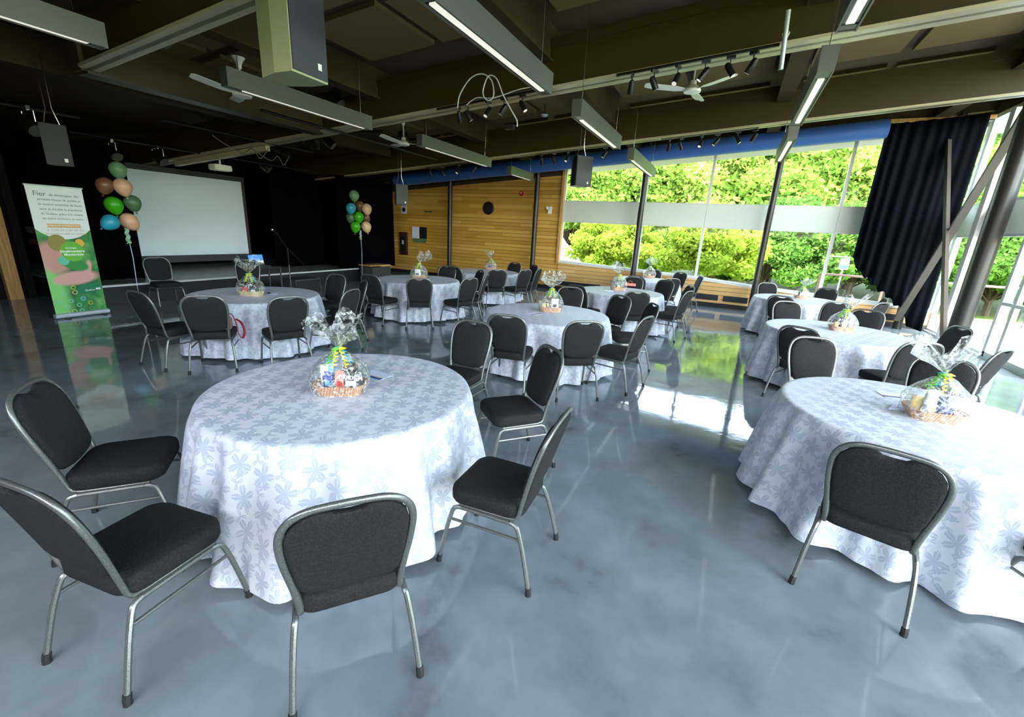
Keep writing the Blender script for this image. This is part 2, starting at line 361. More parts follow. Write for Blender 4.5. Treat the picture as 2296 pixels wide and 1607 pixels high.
# right glass wall
rc=[-2.3,-.6,1.2,3.0,4.8,6.4,8.0,9.35,11.05,12.70,13.88]
for i,(a,b) in enumerate(zip(rc,rc[1:])):
    w=MB(); fw=.05; door=(abs(a-9.35)<.01)
    top=tp(4.62)+.05
    for (z0,z1) in ((.02,2.25),(2.85,top)):
        for yy in (a,b-fw): w.box((XR+.04,yy+fw/2,(z0+z1)/2),(.10,fw,z1-z0))
        for zz in (z0,z1-fw): w.box((XR+.04,(a+b)/2,zz+fw/2),(.096,b-a,fw))
    fr=struct('window_%d'%k,w,M['frame_light']); k+=1
    g=MB()
    for (z0,z1) in ((.05,2.24),(2.86,top)): g.add([(XR+.04,a,z0),(XR+.04,b,z0),(XR+.04,b,z1),(XR+.04,a,z1)],[(0,1,2,3)])
    g.build('window_pane',M['window_glass'],fr,False)
    MB().box((XR+.04,(a+b)/2,2.55),(.12,b-a-.004,.60)).build('spandrel_panel',M['band_grey'],fr,False)
# glass door in right wall
w=MB()
for yy in (9.42,10.55,10.98): w.box((XR-.03,yy,1.1),(.07,.09,2.2))
w.box((XR-.03,10.2,.06),(.07,1.6,.12)); w.box((XR-.03,10.2,2.17),(.07,1.6,.08)); w.box((XR-.03,10.2,1.02),(.06,1.6,.06))
dr=struct('door_2',w,M['frame_light'])
MB().tube([(XR-.09,9.6,.85),(XR-.12,9.6,.9),(XR-.12,9.6,1.25),(XR-.09,9.6,1.3)],.012).build('door_handle',M['chrome'],dr)
w=MB().box((XR-.08,12.72,2.3),(.16,.20,4.6)); struct('trim_4',w,M['outer_white'])
w=MB().box((XR+.02,(YB+YW)/2,.015),(.2,YW-YB,.03)); struct('baseboard_right',w,M['frame_light'])
# wall behind the camera, with windows
w=MB()
w.box((-10.9,YB-.1,2.2),(7.0+5.2,.2,5.4)); w.box((0,YB-.1,4.1),(9.3,.2,2.2)); w.box((-.1,YB-.1,1.11),(9.5,.2,2.22))
for X in (-4.7,-2.8,-.9,1.0,2.9,4.6): w.box((X,YB-.1,2.2),(.08,.16,4.2))
struct('wall_front',w,M['black_wall'])
# hall end wall beside stage, stage recess walls
w=MB(); w.box((XH-.1,(YB+3.75)/2,2.1),(.2,3.75-YB,4.6)); struct('wall_left',w,M['black_wall'])
w=MB(); w.box((-14.9,3.7,2.1),(4.6,.12,4.6)); w.box((XL+.05,8.6,2.1),(.1,10.6,4.6)); w.box((-14.9,13.95,2.1),(4.4,.12,4.6)); w.box((-12.72,13.3,2.1),(.1,1.3,4.2)); struct('wall_stage',w,M['black_wall'])
# door and wood post at the hall end wall
w=MB(); w.box((XH+.03,2.5,1.05),(.06,.98,2.1)); d1=struct('door_1',w,M['dark_door_wood'])
MB().box((XH+.08,2.92,1.02),(.03,.03,.28)).build('door_handle',M['chrome'],d1)
w=MB(); w.box((XH+.06,3.46,2.0),(.14,.20,4.0)); struct('trim_5',w,M['plain_wood'])
w=MB(); w.box((XH+.05,3.16,1.2),(.10,.12,2.4)); struct('trim_6',w,M['stage_steel'])
# acoustic wood face on hall end wall
# ---- beams
def beam(y,x0,x1,name,mf=M['beam_flange'],fw=.30,dep=.66):
    r=thing(name,None,None)
    b=MB(); slab(b,x0,x1,y-.03,y+.03,.0,dep); slab(b,x0,x1,y-.06,y-.03,dep-.12,dep)
    b.build('beam_web',M['beam_face'],r,False)
    f=MB(); slab(f,x0,x1,y-fw/2,y+fw/2,0,.035); f.build('beam_flange',mf,r,False)
    for X in JO:
        if x0<X<x1:
            s=MB(); s.box((X,y-.09,ZB(X)+.33),(.012,.1,.56)); 
    r['kind']='structure'; return r
JO=[-9.1,-5.98,-2.82,.42,3.6]
for i,(y,x0,x1,fw) in enumerate(((3.07,-7.2,4.5,.20),(6.57,-15.,4.5,.30),(10.45,-13.,4.5,.22),(-.6,-12.,4.5,.3))): beam(y,x0,x1,'beam',fw=fw)
w=thing('cross_beam',None,None); b=MB(); b.hexa([(-7.42,3.0,ZB(-7.4)),(-7.22,3.0,ZB(-7.4)),(-7.22,6.5,ZB(-7.4)),(-7.42,6.5,ZB(-7.4))],[(-7.42,3.0,ZB(-7.4)+.5),(-7.22,3.0,ZB(-7.4)+.5),(-7.22,6.5,ZB(-7.4)+.5),(-7.42,6.5,ZB(-7.4)+.5)]); b.build('beam_web',M['beam_face'],w,False)
MB().box((-7.32,4.75,ZB(-7.4)-.01),(.26,3.4,.03)).build('beam_flange',M['steel_dark'],w,False); w['kind']='structure'
# joists
for X in JO:
    b=MB(); b.box((X,5.7,ZB(X)+.62),(.16,17.0-.4,.44)); b.box((X,5.7,ZB(X)+.39),(.26,16.4,.03)); struct('joist',b,M['roof_brown'])
# edge flashing light-facing joist flanges near windows are same joists; acoustic panels between them
pan=[]
for (y0,y1) in ((3.4,4.75),(4.95,6.2),(-.2,1.2),(1.4,2.7),(7.0,8.5),(8.7,10.1),(10.8,12.1),(12.3,13.6)):
    for a,b_ in zip(JO,JO[1:]):
        for q in range(2):
            x0=a+.2+(b_-a-.4)*q/2+.08; x1=a+.2+(b_-a-.4)*(q+1)/2-.08
            m_=MB(); slab(m_,x0,x1,y0,y1,.80,.86); pan.append(struct('ceiling_panel',m_,M['acoustic_panel']))
# stage ceiling framing: diagonal braces and pipes
for (p,q) in (((-8.2,4.6),(-15.5,10.4)),((-15.5,5.2),(-8.2,9.2)),((-9.2,4.2),(-12.8,10.4)),((-8.2,7.6),(-16,7.9))):
    b=MB(); b.tube([(p[0],p[1],ZB(p[0])+.66),(q[0],q[1],ZB(q[0])+.66)],.06,4); struct('roof_brace',b,M['steel_dark'])
# ---- stage
w=MB(); w.box((-13.85,7.27,.2),(6.4,6.75,.40)); w.box((-13.85,12.2,.2),(6.3,3.2,.40) if False else (.01,.01,.01))
struct('stage',w,M['stage_black'])
MB().box((-13.8,7.27,.408),(6.3,6.7,.016)).build('stage_deck',M['stage_floor'])['kind']='structure'
w=MB().box((-10.635,7.27,.395),(.03,6.75,.035)); struct('stage_edge_trim',w,M['trim_white'])
# curtains (pleated)
def curtain(path,ztop,zbot,amp,pitch,name,mat,label,cat='curtain',group=None,seed=0):
    rg=random.Random(seed); P=[Vector((a,b,0)) for a,b in path]; L=[0]
    for a,b in zip(P,P[1:]): L.append(L[-1]+(b-a).length)
    n=int(L[-1]/pitch*8); top=[];rows=10; vs=[]
    ph=rg.random()*6
    for j in range(rows+1):
        v_=j/rows
        for i in range(n+1):
            s=L[-1]*i/n; k_=0
            while k_<len(L)-2 and s>L[k_+1]: k_+=1
            t=(s-L[k_])/(L[k_+1]-L[k_]); p=P[k_].lerp(P[k_+1],t); d=(P[k_+1]-P[k_]).normalized(); nn=Vector((-d.y,d.x,0))
            f=math.sin(2*PI*s/pitch+ph+1.6*math.sin(s*5.1))*(.75+.4*math.sin(s*3.3))+.5*math.sin(2*PI*s/pitch*.43+1)
            p=p+nn*f*amp*(.55+.45*v_)
            zt=ztop(s/L[-1]) if callable(ztop) else ztop; zb=zbot(s/L[-1]) if callable(zbot) else zbot
            p.z=zt+(zb-zt)*v_; vs.append(p)
    fs=[(j*(n+1)+i,j*(n+1)+i+1,(j+1)*(n+1)+i+1,(j+1)*(n+1)+i) for j in range(rows) for i in range(n)]
    o=MB().add(vs,fs).build(name,mat,None,True,180); sm=o.modifiers.new('s','SOLIDIFY'); sm.thickness=.006
    return tag(o,label,cat,group)
curtain([(-11.4,4.1),(-11.4,5.15)],3.0,.42,.05,.16,'stage_curtain',M['curtain_black'],'black stage curtain leg behind the green balloons, left of the projection screen')
curtain([(-12.0,8.75),(-12.0,10.5)],3.15,.42,.06,.2,'stage_curtain',M['curtain_black'],'black stage curtain just right of the projection screen, behind the microphone')
curtain([(-10.72,9.95),(-10.66,12.35)],3.13,.42,.06,.18,'stage_curtain',M['curtain_black'],'black curtain behind the right balloon cluster, beside the wood wall')
curtain([(-16.6,4.0),(-16.6,13.7)],3.2,.42,.06,.25,'backdrop_curtain',M['curtain_black'],'full-width black backdrop curtain at the rear of the stage behind the screen')
curtain([(-12.4,3.95),(-10.9,3.95)],3.1,.0,.05,.2,'stage_curtain',M['curtain_black'],'black curtain at the left end of the stage, behind the roll-up banner')
def hem(t):
    pts=[(0,1.62),(.12,1.30),(.34,1.0),(.55,.72),(.70,.5),(.86,.10),(1,.03)]
    for (a,za),(b,zb) in zip(pts,pts[1:]):
        if t<=b: return max(.02,za+(zb-za)*(t-a)/(b-a)+.045*math.sin(t*58)*(1 if t<.85 else 0))
    return .03
curtain([(2.68,13.38),(4.36,13.38)],lambda t:ZB(2.68+1.68*t)+.34,hem,.06,.19,'window_curtain',M['curtain_navy'],'dark curtain bunched in the window corner with a slanting swept-up hem')
w=MB().box((3.55,YW-.42,ZB(3.5)+.36),(1.9,.06,.07)); struct('trim_7',w,M['plain_wood'])
# columns
for i,(X,w_) in enumerate(((-9.1,'left'),(-5.82,'l2'),(-2.52,'r2'),(.75,'right'))):
    o=MB().tube([(X,13.52,0),(X,13.52,ZB(X)+.6)],.078,20).build('steel_column',M['column_steel']); o['kind']='structure'
o=MB().tube([(3.9,10.42,0),(3.9,10.42,ZB(3.9)+.05)],.145,28).build('steel_column',M['column_steel']); o['kind']='structure'
o=MB().tube([(3.98,13.62,0),(3.98,13.62,ZB(3.9)+.5)],.09,16).build('steel_column',M['column_steel']); o['kind']='structure'
def bar(p,q,wd,th,name,mat):
    p,q=Vector(p),Vector(q); d=(q-p); L=d.length; rot=d.to_track_quat('Z','X').to_matrix()
    b=MB().box((0,0,0),(wd,th,L),None); o=b.build(name,mat,None,False); o.matrix_world=Matrix.Translation((p+q)/2)@rot.to_4x4(); return o
bar((3.9,10.62,4.15),(3.9,13.5,.22),.06,.13,'cross_brace',M['brace_steel'])['kind']='structure'
bar((3.82,13.5,4.3),(3.82,10.62,.30),.13,.06,'cross_brace',M['brace_steel'])['kind']='structure'
# baseboard grilles
for i,(x0,x1) in enumerate(((-.70,-.10),(.03,.66))):
    m_=MB().box(((x0+x1)/2,YW-.05,.27),(x1-x0,.02,.155)).build('vent_grille',M['dark_grille'],None,False)
    tag(m_,('dark vent grille low in the wood wall, left one of two side by side','dark rectangular vent grille low in the wood wall, right one beside the column')[i],'vent','vent grilles under the window')
    for q in range(4): pass
m_=MB().box((-4.3,YW-.05,.23),(1.5,.02,.14)).build('vent_grille',M['dark_grille'],None,False); tag(m_,'long dark vent grille at floor level behind the centre table','vent','vent grilles under the window')
m_=MB().box((3.78,YW-.05,.24),(.42,.02,.16)).build('vent_grille',M['dark_grille'],None,False); tag(m_,'dark vent grille beneath the window beside the dark corner curtain','vent','vent grilles under the window')
# blue duct
o=MB().tube([(X,13.2,4.05+.079*X+.16) for X in (-11.2,-8,-4,0,2.66)],.20,28).build('air_duct',M['duct_blue']); tag(o,'long blue round air duct running along the top of the window wall','duct')
# ------------------------------------------------------------------ wall items
def wallthing(name,label,cat,X,Z,group=None): return thing(name,label,cat,(X,YW,Z),0,group)
t=wallthing('wall_clock','round black clock on the wood wall between two columns','clock',-7.76,2.52)
MB().lathe([(.0,.0),(.215,.0),(.215,.03),(.19,.045),(.19,.03),(0,.03)],40,mat=Matrix.Rotation(PI/2,3,'X')).build('case',M['black_plastic'],t)
h=MB().box((.03,-.036,.03),(.01,.004,.12),Matrix.Rotation(.6,3,'Y')); h.box((-.03,-.036,-.01),(.012,.004,.08),Matrix.Rotation(-1.2,3,'Y')); h.build('clock_hand',M['speaker_grey'],t,False)
t=wallthing('fire_alarm','small red fire alarm box high on the wood wall right of the clock','alarm',-6.52,3.01)
MB().box((0,-.025,0),(.11,.05,.14)).build('case',M['alarm_red'],t,False); MB().box((0,-.055,.02),(.05,.01,.04)).build('strobe',M['white_paint'],t,False)
t=wallthing('emergency_light','white twin-head emergency light on the wood wall beside the window','lamp',-5.47,2.5)
MB().box((0,-.03,-.03),(.12,.05,.14)).build('case',M['white_paint'],t,False)
for s in (-1,1): MB().lathe([(0,0),(.045,0),(.05,.05),(.0,.05)],16,c=(s*.055,-.07,.08),mat=Matrix.Rotation(PI/2,3,'X')).build('lamp_head',M['white_paint'],t)
t=wallthing('fire_extinguisher_cabinet','dark red fire extinguisher cabinet low on the wood wall near the stage','cabinet',-11.45,1.12)
w=MB(); w.box((0,-.04,0),(.34,.08,.86)); w.build('case',M['cabinet_brown'],t,False); MB().box((.0,-.085,.0),(.20,.01,.60)).build('door_pane',M['black_plastic'],t,False); MB().box((.0,-.095,.05),(.07,.01,.14)).build('notice',M['paper_white'],t,False)
t=wallthing('wall_sign','small white sign with a dark emblem on the wood wall under the loudspeaker','sign',-11.44,2.40)
MB().box((0,-.008,0),(.26,.016,.36)).build('plate',M['paper_white'],t,False); MB().lathe([(0,0),(.08,0),(.08,.004),(0,.004)],20,c=(0,-.018,-.03),mat=Matrix.Rotation(PI/2,3,'X')).build('emblem',M['black_plastic'],t)
t=wallthing('wall_poster','white and dark green poster on the wood wall above the left rear table','poster',-10.72,1.47)
MB().box((-.17,-.006,.08),(.34,.012,.44)).build('white_panel',M['paper_white'],t,False); MB().box((.17,-.006,.08),(.34,.012,.44)).build('dark_panel',M['black_plastic'],t,False); MB().box((0,-.008,-.2),(.62,.012,.16)).build('plant_picture',M['bal_dark'],t,False)
t=wallthing('wall_plaque','thin grey label plaque on the wood wall left of the leftmost column','sign',-10.3,2.33); MB().box((0,-.005,0),(.34,.01,.04)).build('plate',M['speaker_grey'],t,False)
t=wallthing('wall_outlet','white electrical outlet near the floor of the wood wall right of the column','outlet',-5.55,.30); MB().box((0,-.01,0),(.12,.02,.08)).build('plate',M['white_paint'],t,False); MB().box((-.02,-.022,0),(.04,.01,.04)).build('socket',M['black_plastic'],t,False)
# ------------------------------------------------------------------ projection screen, stage furniture
t=thing('projection_screen','large white projection screen with black border at the back of the stage','screen',(-13.0,6.94,.42))
MB().box((0,0,1.33),(.03,3.33,2.02)).build('screen_surface',M['screen_white'],t,False)
b=MB(); b.box((-.01,0,2.40),(.06,3.53,.13)); b.box((-.01,0,.24),(.05,3.53,.18)); b.box((-.01,-1.71,1.3),(.05,.09,2.3)); b.box((-.01,1.71,1.3),(.05,.09,2.3)); b.box((-.03,-1.3,.08),(.5,.05,.16)); b.box((-.03,1.3,.08),(.5,.05,.16)); b.build('border',M['screen_border'],t,False)
t=thing('projector','white ceiling projector hanging in front of the projection screen','projector',(-10.9,6.78,2.80))
b=MB(); b.loft([[(x_*k,y_*k,z) for x_,y_ in rrect(.30,.40,.05)] for k,z in ((.9,0),(1,.02),(1,.10),(.92,.125))]); b.build('body',M['fan_white'],t)
MB().lathe([(0,0),(.04,0),(.045,.05),(0,.05)],16,c=(-.17,.08,.06),mat=Matrix.Rotation(PI/2,3,'Y')).build('lens',M['black_plastic'],t)
MB().tube([(0,0,.12),(0,0,.24)],.02).build('ceiling_mount',M['fan_white'],t); 
o=bar((-12.2,6.55,2.93),(-9.0,6.63,3.20),.10,.10,'projector_beam',M['beam_flange']); o.name='support_beam'; o['kind']='structure'
t=thing('roll_up_banner','tall roll-up banner with white top and green printed lower half beside the stage','banner',(-10.0,3.49,0),R(3))
bx=Mat('banner_print',rough=.45); X,Y,Z=bx.xyz()
def ell(cy,cz,ry,rz_,soft=.02,ang=0.0):
    ca,sa=math.cos(ang),math.sin(ang); u=((Y-cy)*ca+(Z-cz)*sa)/ry; v_=((Z-cz)*ca-(Y-cy)*sa)/rz_
    return ((u*u+v_*v_).fn('SQRT').rsub(1.0)/soft).fn('ADD',.5,clamp=True)
nz=bx.noise(3.2,3,.5,dist=.6)
c=bx.ramp(nz,[(.30,srgb(14,70,38)),(.48,srgb(48,128,58)),(.62,srgb(92,164,84)),(.75,srgb(140,196,110))])
c=bx.mix(ell(-.36,.5,.22,.55,.5,.2),c,srgb(130,205,110))
c=bx.mix(ell(-.22,1.0,.20,.26,.35,.3)*.9,c,srgb(206,146,136)); c=bx.mix(ell(.02,.66,.30,.11,.35,.12),c,srgb(216,160,150)); c=bx.mix(ell(.2,.80,.05,.15,.4,-.3),c,srgb(214,160,148))
c=bx.mix(ell(.03,.9,.20,.10,.2,-.4),c,srgb(44,140,62)); c=bx.mix(ell(.16,.47,.2,.08,.2,.2),c,srgb(24,120,80))
c=bx.mix(ell(0,1.92,.52,.62,.01),c,srgb(226,232,226))
c=bx.mix(ell(-.12,1.24,.12,.135,.02),c,srgb(146,132,62)); c=bx.mix(ell(.17,1.24,.06,.065,.04),c,srgb(222,176,58)); c=bx.mix(ell(-.09,.955,.07,.075,.04),c,srgb(96,188,160)); c=bx.mix(ell(.05,1.10,.155,.165,.015),c,srgb(100,178,50))
rgp=random.Random(3)
for (yy,zz,rr_,cc) in ((-.05,.50,.034,(190,200,70)),(-.04,.42,.036,(220,196,110)),(-.19,.40,.036,(120,200,170)),(-.12,.28,.034,(110,200,190)),(-.02,.20,.034,(120,200,190)),(.05,.30,.034,(120,190,210)),(.14,.22,.034,(220,190,70)),(-.18,.18,.034,(140,200,170)),(-.20,.09,.036,(170,200,120)),(-.10,.10,.036,(190,190,110)),(.0,.10,.034,(130,190,190)),(.14,.12,.034,(90,150,100)),(-.15,.68,.03,(200,180,120)),(-.27,.28,.03,(120,200,180))):
    rm=ell(yy,zz,rr_,rr_,.08)*ell(yy,zz,rr_*.68,rr_*.68,.1).rsub(1.0); c=bx.mix(rm,c,srgb(*cc))
bar_=((Y-.02).fn('ABSOLUTE').lt(.215))*((Z-1.515).fn('ABSOLUTE').lt(.030)); c=bx.mix(bar_,c,srgb(212,170,96)); bx.col(c); M['banner_print']=bx.m
MB().box((0,0,1.09),(.006,.70,2.06)).build('printed_sheet',M['banner_print'],t,False)
MB().box((0,0,2.125),(.03,.72,.022)).build('top_rail',M['frame_light'],t,False)
b=MB(); b.loft([[(x_,s*.37,z_+.045) for x_,z_ in rrect(.10,.075,.03)] for s in (-1,1)]); b.build('base_cassette',M['frame_light'],t)
MB().tube([(-.04,0,.06),(-.05,0,2.12)],.008).build('support_pole',M['frame_light'],t)
b=MB(); b.box((0,-.25,.006),(.34,.04,.012)); b.box((0,.25,.006),(.34,.04,.012)); b.build('foot',M['speaker_grey'],t,False)
def text(body,size,mat,parent,loc,rot,name='lettering',align='CENTER',ext=.0008,bold=0):
    cu=bpy.data.curves.new('txt','FONT'); cu.body=body; cu.size=size; cu.align_x=align; cu.align_y='CENTER'; cu.extrude=ext; cu.offset=bold; cu.resolution_u=3
    o=bpy.data.objects.new('txt',cu); C.objects.link(o); dg=bpy.context.evaluated_depsgraph_get(); me=bpy.data.meshes.new_from_object(o.evaluated_get(dg)); bpy.data.objects.remove(o); bpy.data.curves.remove(cu)
    me.materials.clear(); me.materials.append(mat); n=bpy.data.objects.new(name,me); C.objects.link(n); n.parent=parent; n.location=loc; n.rotation_euler=rot; return n
mk('ink_grey',srgb(100,112,108),.6); mk('ink_sand',srgb(188,160,120),.6); mk('ink_white',srgb(245,248,240),.5)
FR=(PI/2,0,PI/2)
text('Fier',.10,M['ink_grey'],t,(.0045,-.20,2.0),(PI/2,0,PI/2))
for i,s in enumerate(('de développer des','produits locaux de qualité et','de nourrir ensemble de façon','saine et durable la population','du Québec grâce à la vitalité','de notre territoire et notre')):
    text(s,.050 if i==0 else .046,M['ink_grey'],t,(.0045,.10 if i==0 else .03,1.99-.073*i),FR)
text("LEADERSHIP D'INNOVATION",.042,M['ink_white'],t,(.0045,.02,1.515),FR)
text('À TITRE DE CHEF DE FILE',.042,M['ink_sand'],t,(.0045,.03,1.445),FR); text('BIOALIMENTAIRE DU QUÉBEC',.040,M['ink_sand'],t,(.0045,.03,1.385),FR)
text('Stratégie',.042,M['ink_white'],t,(.0045,.04,1.16),FR); text('bioalimentaire',.056,M['ink_white'],t,(.0045,.05,1.105),FR,bold=.001); text('Montérégie',.056,M['ink_white'],t,(.0045,.06,1.05),FR,bold=.001)
text('Québec',.045,M['ink_white'],t,(.0045,.17,.44),FR); b=MB(); b.box((.0045,.27,.455),(.002,.03,.03)); b.box((.0045,.305,.455),(.002,.03,.03)); b.build('emblem',M['ink_white'],t,False)
# mic stand
t=thing('microphone_stand','black boom microphone stand with microphone in front of the stage','microphone stand',(-9.25,7.07,0))
b=MB(); b.lathe([(0,0),(.14,0),(.14,.012),(.03,.03),(0,.03)],28); b.build('round_base',M['black_metal'],t)
MB().tube([(0,0,.02),(0,0,.78)],.013).build('pole',M['light_housing'],t); MB().tube([(0,0,.76),(0,0,1.16)],.009).build('upper_pole',M['black_metal'],t)
MB().tube([(.0,.46,.72),(0,0,1.16),(0,-.22,1.46)],.007).build('boom_arm',M['black_metal'],t); 
t2=thing('microphone','silver-headed microphone clipped to the boom stand','microphone',(-9.25,6.85,1.53))
MB().tube([(0,.0,-.06),(0,-.10,.02)],[.011,.016],12).build('handle',M['black_metal'],t2); b=MB(); b.lathe([(0,-.03),(.02,-.022),(.028,0),(.02,.022),(0,.03)],16,c=(0,-.12,.035)); b.build('grille',M['chrome'],t2)
# floor monitor / step box in front of stage
t=thing('floor_box','low dark box on the floor in front of the stage beside the microphone stand','box',(-9.75,7.75,0))
MB().box((0,0,.19),(.55,.75,.38)).build('case',M['speaker_grey'],t,False); MB().box((.28,0,.19),(.01,.69,.32)).build('front_panel',M['stage_black'],t,False)
# laptop table
t=thing('side_table','small black table near the stage holding an open laptop','table',(-9.75,6.78,0))
MB().box((0,0,.71),(.50,.62,.03)).build('tabletop',M['black_plastic'],t,False)
for sx in (-1,1):
    for sy in (-1,1): MB().tube([(sx*.21,sy*.27,0),(sx*.21,sy*.27,.70)],.018,8).build('leg',M['speaker_grey'],t)
t=thing('laptop','open laptop with a blue landscape on its screen on the small black table','laptop',(-9.75,6.70,.725))
MB().box((0,0,.01),(.25,.36,.018)).build('keyboard_base',M['speaker_grey'],t,False)
x=Mat('laptop_picture',rough=.3); X,Y,Z=x.xyz(); cl=x.ramp((Z*4.0+NX(x.nt,x.noise(8,3))*.35),[(.18,srgb(150,120,90)),(.42,srgb(60,50,50)),(.52,srgb(190,200,210)),(.75,srgb(40,110,190))]); x.col(cl); x.l(cl,x.b.inputs['Emission Color']); x.b.inputs['Emission Strength'].default_value=.7; M['laptop_picture']=x.m
MB().box((-.14,0,.14),(.012,.38,.25),Matrix.Rotation(-.2,3,'Y')).build('lid',M['black_plastic'],t,False); MB().box((-.132,0,.142),(.002,.35,.215),Matrix.Rotation(-.2,3,'Y')).build('screen',M['laptop_picture'],t,False)
# box with wood top at stage right end
t=thing('equipment_case','black box with a pale wooden top at the right end of the stage','case',(-10.25,11.0,0))
MB().box((0,0,.24),(.5,.85,.48)).build('case',M['speaker_grey'],t,False); MB().box((0,-.05,.53),(.5,.90,.03)).build('top',M['plain_wood'],t,False); MB().box((0,.22,.505),(.48,.45,.03)).build('lid',M['paper_gold'],t,False)
# small items at left on the dark wall
t=thing('wall_controls','small control panel with tiny lights on the dark wall left of the banner','panel',(-12.3,3.86,1.25)); MB().box((0,-.03,.1),(.40,.05,.12)).build('panel_face',M['speaker_grey'],t,False); MB().box((0,-.03,-.12),(.46,.05,.10)).build('shelf',M['cabinet_brown'],t,False)
# ------------------------------------------------------------------ balloons
def balloon(mat,x_,y_,z_,r,label,grp,tilt=0):
    t=thing('balloon',label,'balloon',(x_,y_,z_),0,grp); t.rotation_euler=(tilt,0,0)
    pr=[]
    for i in range(15):
        a=PI*i/14; rr=math.sin(a)*r*(1-.10*(1-math.cos(a))*0); zz=-math.cos(a)
        z2=zz*r*(1.28 if zz<0 else 1.02); rr*= (1-.18*max(0,-zz)**1.2); pr.append((max(rr,0 if i in (0,14) else .001),z2))
    MB().lathe(pr,24).build('balloon_skin',mat,t); MB().lathe([(.0,0),(.012,-.02),(.016,-.035),(.0,-.03)],10,c=(0,0,-r*1.27)).build('knot',mat,t)
    return t
G1='balloons tied beside the projection screen'; G2='balloons tied at the right end of the stage'
LB=[('bal_sage',264,380,21,'sage green balloon at the very top of the left cluster by the screen'),('bal_brown',235,415,21,'brown balloon at the left of the cluster beside the banner'),('bal_peach',275,418,22,'peach balloon just under the top one of the left cluster'),('bal_green',255,459,22,'bright green balloon in the left cluster beside the banner'),('bal_dark',297,454,20,'dark sage balloon at the right of the left cluster, against the screen'),('bal_teal',248,498,21,'turquoise balloon at the bottom of the left cluster'),('bal_peach',289,496,22,'peach balloon at the bottom of the left cluster, against the screen')]
RB=[('bal_sage',794,438,12,'pale sage balloon topping the right cluster by the curtain'),('bal_teal',787,466,12,'turquoise balloon in the right cluster'),('bal_brown',806,461,9,'brown balloon peeking out behind the right cluster'),('bal_cream',822,468,12,'cream balloon high on the right side of the right cluster'),('bal_dark',787,487,9,'dark sage balloon partly hidden at the left of the right cluster'),('bal_green',804,486,12,'upper bright green balloon in the middle of the right cluster'),('bal_brown',820,488,8,'small brown balloon behind the middle of the right cluster'),('bal_green',797,508,12,'lower bright green balloon at the bottom of the right cluster'),('bal_cream',821,508,12,'cream balloon at the bottom of the right cluster')]
def ray(x,y): return _F+_R*((x-1148)/975)-_U*((y-803.5)/975)
def atx(x,y,X): d=ray(x,y); return Vector((0,0,CAMH))+d*(X/d.x)
def atz(x,y,z): d=ray(x,y); return Vector((0,0,CAMH))+d*((z-CAMH)/d.z)
def prad(p,px_):
    q=p-Vector((0,0,CAMH)); dp=q.dot(_F); cs=dp/q.length; return px_*dp/975*cs**.5*.93
for k_,(mt,px_,py_,pr_,lb) in enumerate(LB):
    p=atx(px_,py_,-10.15+.10*((k_*7)%3-1)); balloon(M[mt],p.x,p.y,p.z,prad(p,pr_),lb,G1,tilt=[.0,-.3,.2,.1,.2,-.9,.6][k_])
for k_,(mt,px_,py_,pr_,lb) in enumerate(RB):
    p=atx(px_,py_,-10.25-(.22 if pr_<10 else 0)); balloon(M[mt],p.x,p.y,p.z,prad(p,pr_+(.5 if pr_>10 else 3)),lb,G2,tilt=[0,-.2,0,.2,-.3,0,.3,-.1,.3][k_])
for (px_,y0,y1,yb,lb,X) in ((283,512,590,600,'curled ribbons and string hanging under the left balloon cluster',-10.15),(808,516,590,604,'green curled ribbons and string holding the right balloon cluster',-10.3)):
    a,b_,c_=atx(px_,y0,X),atx(px_+1,y1,X),atx(px_+3,yb,X)
    t=thing('balloon_ribbon',lb,'ribbon',(a.x,a.y,0)); zf=.42
    MB().tube([(0,0,a.z),(0,.02,(a.z+zf)/2),(0,0,.43)],.006,6).build('string',M['paper_white'],t)
    for q in range(3): 
        MB().tube([(.03*math.cos(s_*1.9+q*2)*(.5+s_*.02),.035*math.sin(s_*1.9+q*2),a.z-.01*s_) for s_ in range(28)],.007,5).build('curl',M[('bal_sage','ribbon_green','paper_white')[q]],t)
    MB().lathe([(0,0),(.06,0),(.05,.06),(0,.07)],12,c=(0,0,0)).build('weight',M['pk_silver'],t); 
    MB().tube([(0,0,.43),(0,0,.05)],.004,5).build('lower_string',M['paper_white'],t)
# ------------------------------------------------------------------ tables
TB=dict(T1=(-2.2,2.02),T2=(1.38,3.76),T3=(1.47,7.14),T4=(1.46,10.9),T5=(-2.15,5.64),T6=(-6.08,4.06),T7=(-5.76,7.42),T8=(-5.71,10.24),T9=(-1.88,8.99),T10=(-1.9,12.18))
TD=dict(T1='front left table',T2='front right table',T3='second table of the right row',T4='farthest table of the right row',T5='middle table of the centre row',T6='table nearest the projection screen',T7='middle table of the left row',T8='farthest left table by the wood wall',T9='third table of the centre row',T10='farthest centre table by the windows')
TR=.845; TZ=.745
tb=None
for k_,(x_,y_) in TB.items():
    if tb is None:
        tb=thing('banquet_table','',''); o=MB().lathe([(0,TZ-.04),(TR-.03,TZ-.04),(TR-.025,TZ-.008),(0,TZ-.008)],40).build('tabletop',M['plain_wood'],tb)
        for sx in (-1,1):
            for sy in (-1,1): MB().tube([(sx*.45,sy*.35,0),(sx*.42,sy*.35,TZ-.04)],.016,8).build('leg',M['black_metal'],tb)
        tt=tb
    else: tt=copy_tree(tb)
    tt.location=(x_,y_,0); tag(tt,'round banquet table hidden under the white cloth, '+TD[k_],'table','round banquet tables')
